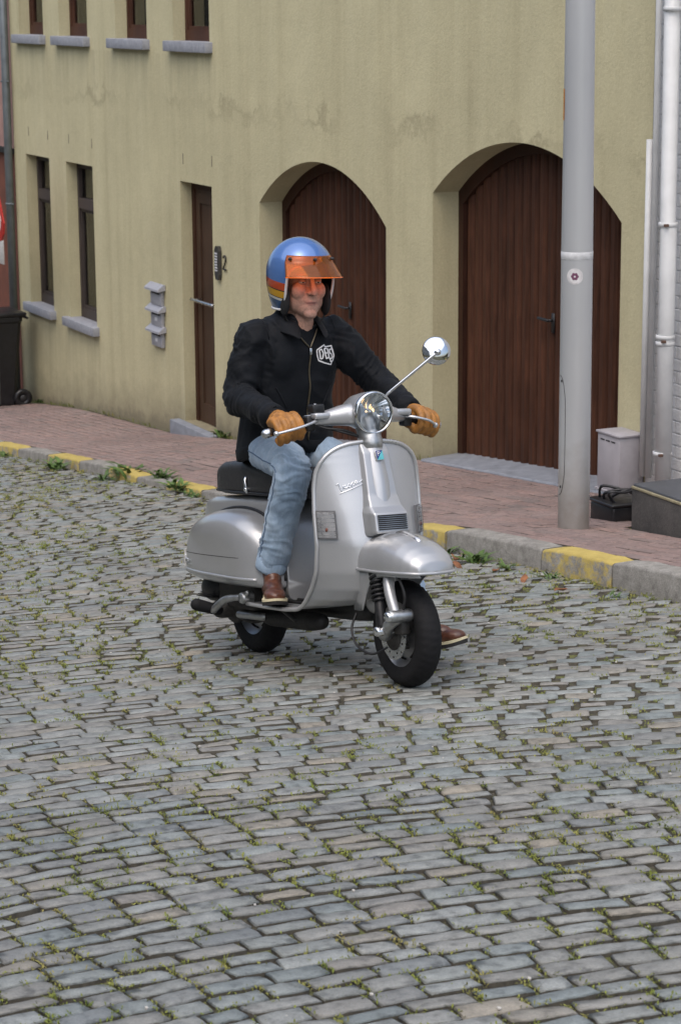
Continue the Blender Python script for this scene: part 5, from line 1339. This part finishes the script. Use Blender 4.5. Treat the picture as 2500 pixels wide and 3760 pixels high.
# peak
def peak(u, v, dz=0.):
    az = -54+108*u; a = R(az)
    def onshell(z): 
        rr = math.sqrt(1-(z/HR[2])**2); return HCc+Vector(((HR[0]*rr+.004)*math.cos(a), (HR[1]*rr+.004)*math.sin(a), z))
    if v < .3: return onshell(.074-.026*v/.3)
    k = (v-.3)/.7; c_ = max(0, math.cos(a*.86))
    return onshell(.048)+Vector((math.cos(a*.55)*.066*k*(.55+.45*c_), math.sin(a*.55)*.034*k, -.050*k-.016*k*k*(1-c_)))
n = NT('orange_scatter'); _tr = n.new('ShaderNodeBsdfTranslucent'); _tr.inputs[0].default_value = (1.0, .36, .04, 1); _df = n.new('ShaderNodeBsdfDiffuse'); _df.inputs[0].default_value = (.95, .30, .03, 1)
_m1 = n.new('ShaderNodeMixShader'); n.ln(_tr.outputs[0], _m1.inputs[1]); n.ln(_df.outputs[0], _m1.inputs[2])
_t = n.new('ShaderNodeBsdfTransparent'); _t.inputs[0].default_value = (1, .50, .12, 1); _m2 = n.new('ShaderNodeMixShader'); _m2.inputs[0].default_value = .22; n.ln(_t.outputs[0], _m2.inputs[1]); n.ln(_m1.outputs[0], _m2.inputs[2])
_g = n.new('ShaderNodeBsdfGlossy'); _g.inputs['Roughness'].default_value = .04; _lw = n.new('ShaderNodeLayerWeight'); _lw.inputs[0].default_value = .30
_m3 = n.new('ShaderNodeMixShader'); n.ln(_lw.outputs['Fresnel'], _m3.inputs[0]); n.ln(_m2.outputs[0], _m3.inputs[1]); n.ln(_g.outputs[0], _m3.inputs[2])
n.n.remove(n.b); n.ln(_m3.outputs[0], n.n['Material Output'].inputs[0]); M_vis = n.m
pk = padd('peak', grid(peak, 36, 14), M_vis, hel, T=HDT); md = pk.modifiers.new('t', 'SOLIDIFY'); md.thickness = .0028
n = NT('orange_edge'); n.set(color=(.9, .16, .01), rough=.2); M_vedge = n.m
padd('peak_edge', tube([HDT(peak(k/40, 1.0)) for k in range(41)], .0022, 6), M_vedge, pk)
for az in (-45, 0, 45):
    a = R(az); rr = math.sqrt(1-(.061/HR[2])**2); p0 = HCc+Vector(((HR[0]*rr+.004)*math.cos(a), (HR[1]*rr+.004)*math.sin(a), .061)); d_ = Vector((math.cos(a), math.sin(a), .1)).normalized()
    padd('snap', tube([HDT(p0), HDT(p0+d_*.007)], [.0075, .0065], 12, True), M_iron, hel)

# ------------------------------------------------------------------ growth in the joints, weeds, leaf litter
n = NT('moss_grass'); co = n.coord(True); a = n.noise(co, 3.5, 4); b = n.noise(co, 60, 3)
c = n.ramp(a, [(.3, (.11, .15, .026)), (.5, (.19, .21, .045)), (.68, (.25, .215, .075))]); c = n.mix(1, c, n.ramp(b, [(.3, .7), (.7, 1.3)]), 'MULTIPLY')
n.set(color=c, rough=.8, spec=.3); M_grass = n.m
V = []; F = []; r4 = random.Random(21)
def blade(x, y_, z, h, a, lean, w_):
    dx, dy = math.cos(a), math.sin(a); px_, py_ = -dy*w_, dx*w_; i = len(V)
    V.extend([(x-px_, y_-py_, z), (x+px_, y_+py_, z), (x+dx*lean*.45+px_*.8, y_+dy*lean*.45+py_*.8, z+h*.7), (x+dx*lean*.45-px_*.8, y_+dy*lean*.45-py_*.8, z+h*.7), (x+dx*lean, y_+dy*lean, z+h)])
    F.extend([(i, i+1, i+2, i+3), (i+3, i+2, i+4)])
def leaflet(x, y_, z, L_, a, el, w_):
    dx, dy, dz = math.cos(a)*math.cos(el)*L_, math.sin(a)*math.cos(el)*L_, math.sin(el)*L_; px_, py_ = -math.sin(a)*w_, math.cos(a)*w_; i = len(V)
    V.extend([(x, y_, z), (x+dx*.5+px_, y_+dy*.5+py_, z+dz*.6), (x+dx, y_+dy, z+dz), (x+dx*.5-px_, y_+dy*.5-py_, z+dz*.6)]); F.append((i, i+1, i+2, i+3))
for X, Y, d_, kind in gaps:
    dens = .62+.8*nz(X*.45, Y*.45, 9.3)+.35*nz(X*1.7, Y*1.7, 1.)
    pr = (.95 if kind == 0 else .70)*max(.18, min(1.1, dens*1.35))
    if r4.random() > pr: continue
    sz = r4.choice((.5, .7, .8, 1, 1, 1.3, 1.7)); far = min(2.2, max(1, d_/8))
    nb = int(r4.uniform(16, 40)*sz/far**.7); sx, sy = (.024*sz, .009) if kind == 0 else (.008, .030*sz)
    for _ in range(nb):
        x = X+r4.gauss(0, sx); y_ = Y+r4.gauss(0, sy); z = zr(x, y_)-.010+r4.uniform(0, .010)*sz
        leaflet(x, y_, z, r4.uniform(.006, .016)*far**.5, r4.uniform(0, 6.28), r4.uniform(.1, 1.25), r4.uniform(.0016, .0034)*far**.6)
    if r4.random() < .12*sz:
        for _ in range(int(5/far**.5)):
            x = X+r4.gauss(0, .008); y_ = Y+r4.gauss(0, .008); blade(x, y_, zr(x, y_)-.012, r4.uniform(.018, .036), r4.uniform(0, 6.28), r4.uniform(.01, .03), .0014*far)
me = mk('joint_grass', V, F, M_grass); tag(link('joint_grass', me), 'low moss and grass growing in the cobble joints', 'grass', kind='stuff')
# grass tufts and moss at the foot of the house
V = []; F = []
for _ in range(1500):
    X = r4.uniform(-26, -12.3); k = nz(X*1.3, 0, 5)
    if any(a_ < X < b_ for a_, b_ in ((-20.65, -19.58), (-18.5, -16.1), (-15.2, -12.65))) or r4.random() > .35+k: continue
    y_ = WY-abs(r4.gauss(0, .018))-.004; blade(X, y_, zp(X, y_)-.004, r4.uniform(.012, .05)*(1+max(0, k)), r4.uniform(3.3, 6.1), r4.uniform(.004, .03), r4.uniform(.002, .004))
me = mk('wall_foot_moss', V, F, M_grass); tag(link('wall_foot_moss', me), 'moss and short grass along the foot of the yellow wall', 'moss', kind='stuff')

M_weed = pm('weed_leaf', (.070, .125, .026), .6, var=.45, scale=14, world=True)
def weed(X, Y, z, size, nl, seed, label):
    rr = random.Random(seed); V = []; F = []
    for _ in range(int(nl*1.7)):
        a = rr.uniform(0, 6.28); L_ = size*rr.uniform(.30, .85); w_ = L_*rr.uniform(.055, .11); el = rr.uniform(.15, 1.2); ox, oy = rr.gauss(0, size*.35), rr.gauss(0, size*.15)
        i = len(V); N = 5
        for k in range(N+1):
            t = k/N; r_ = L_*t*math.cos(el*(1-.5*t)); zz = L_*math.sin(el)*t*(1.15-.6*t); ww = w_*math.sin(math.pi*min(1, .12+t*.88))*(1+.35*(k % 2))
            V += [(ox+r_*math.cos(a)-ww*math.sin(a), oy+r_*math.sin(a)+ww*math.cos(a), zz), (ox+r_*math.cos(a), oy+r_*math.sin(a), zz-ww*.3), (ox+r_*math.cos(a)+ww*math.sin(a), oy+r_*math.sin(a)-ww*math.cos(a), zz)]
        for k in range(N):
            for s in (0, 1): F.append((i+3*k+s, i+3*k+s+1, i+3*k+s+4, i+3*k+s+3))
    o = link('weed_clump', mk('weed_clump', V, F, M_weed, True), None, (X, Y, z)); tag(o, label, 'weed', 'weeds along the kerb'); return o
weed(-19.60, 5.84, zr(-19.6, 5.84), .13, 16, 1, 'green weed at the kerb, nearest to the left edge')
weed(-17.95, 5.80, zr(-17.9, 5.8), .20, 30, 2, 'leafy weed at the foot of a yellow kerb stone below the second window')
weed(-16.70, 6.00, zr(-16.9, 5.9)+.045, .24, 40, 3, 'largest green weed clump on the low kerb left of the scooter')
weed(-16.75, 5.80, zr(-16.7, 5.8), .16, 20, 4, 'weed on the cobbles just in front of the largest clump')
weed(-16.05, 6.03, zp(-16.05, 6.03), .17, 26, 5, 'weed on the low kerb, second left of the black seat')
weed(-15.40, 5.90, zr(-15.4, 5.9)+.02, .19, 24, 6, 'weed at the low kerb just left of the black seat')
weed(-15.00, 5.86, zr(-15, 5.86), .13, 18, 7, 'small weed on the yellow kerb touching the black seat')
weed(-10.62, 5.78, zr(-10.6, 5.78), .17, 18, 8, 'broad leaved weed with litter at the kerb right of the mudguard')
weed(-10.30, 5.80, zr(-10.3, 5.8), .09, 16, 9, 'tiny fern like weed at the foot of the grey kerb stone')
weed(-9.80, 5.80, zr(-9.8, 5.8), .12, 14, 10, 'weed with a browned leaf at the nearest yellow kerb stone')
weed(-11.05, 5.84, zr(-11.05, 5.84), .12, 16, 11, 'weed beside the front turn signal at the kerb')
weed(-9.15, 5.76, zr(-9.15, 5.76), .07, 12, 12, 'low weed at the kerb near the right edge')
weed(-19.42, WY-.03, zp(-19.4, WY-.03), .20, 14, 13, 'thin green weed growing at the wall right of the door step')
weed(-25.0, WY-.05, zp(-25, 7.85), .16, 14, 14, 'weed between the bin and the yellow wall')
M_dead = pm('dead_leaf', (.21, .085, .035), .75, var=.4, scale=20, world=True)
def dead(X, Y, z, L_, seed, lab):
    rr = random.Random(seed); N = 6; V = []; F = []
    for k in range(N+1):
        t = k/N; w_ = L_*.26*math.sin(math.pi*min(1, .08+.92*t)); zz = .004+L_*.16*math.sin(t*3+seed)+.004
        V += [(L_*(t-.5), -w_, abs(zz)+w_*.5), (L_*(t-.5), 0, abs(zz)), (L_*(t-.5), w_, abs(zz)+w_*.45)]
    for k in range(N):
        for s in (0, 1): F.append((3*k+s, 3*k+s+1, 3*k+s+4, 3*k+s+3))
    o = link('dead_leaf', mk('dead_leaf', V, F, M_dead, True), None, (X, Y, z)); o.rotation_euler = (rr.uniform(-.3, .3), rr.uniform(-.3, .3), rr.uniform(0, 6.28))
    o.modifiers.new('t', 'SOLIDIFY').thickness = .0012
    tag(o, lab, 'leaf', 'dead leaves along the kerb')
for i, (X, Y, L_, lab) in enumerate(((-10.72, 5.72, .11, 'brown dead leaf among the weed right of the mudguard'), (-10.86, 5.60, .10, 'curled brown leaf lying closest to the mudguard tip'), (-10.50, 5.62, .07, 'small brown leaf on the cobbles below the weed'), (-10.22, 5.70, .08, 'brown leaf at the foot of the grey kerb stone'), (-9.85, 5.66, .08, 'brown leaf in front of the nearest yellow kerb stone'), (-9.42, 5.62, .09, 'dark crumpled leaf on the cobbles nearest the right edge'))):
    dead(X, Y, zr(X, Y)+.004, L_, i, lab)
# pale grit
V = []; F = []
for _ in range(140):
    X = r4.uniform(-13, -4.2); Y = r4.uniform(1.2, 5.6); r_ = r4.uniform(.002, .006); v, f = ell((X, Y, zr(X, Y)+.004), (r_*1.5, r_, r_*.7), 5, 3); i = len(V); V += v; F += [tuple(k+i for k in q) for q in f]
tag(link('grit', mk('grit', V, F, pm('pale_grit', (.5, .48, .44), .8))), 'pale grit scattered over the cobbles', 'grit', kind='stuff')
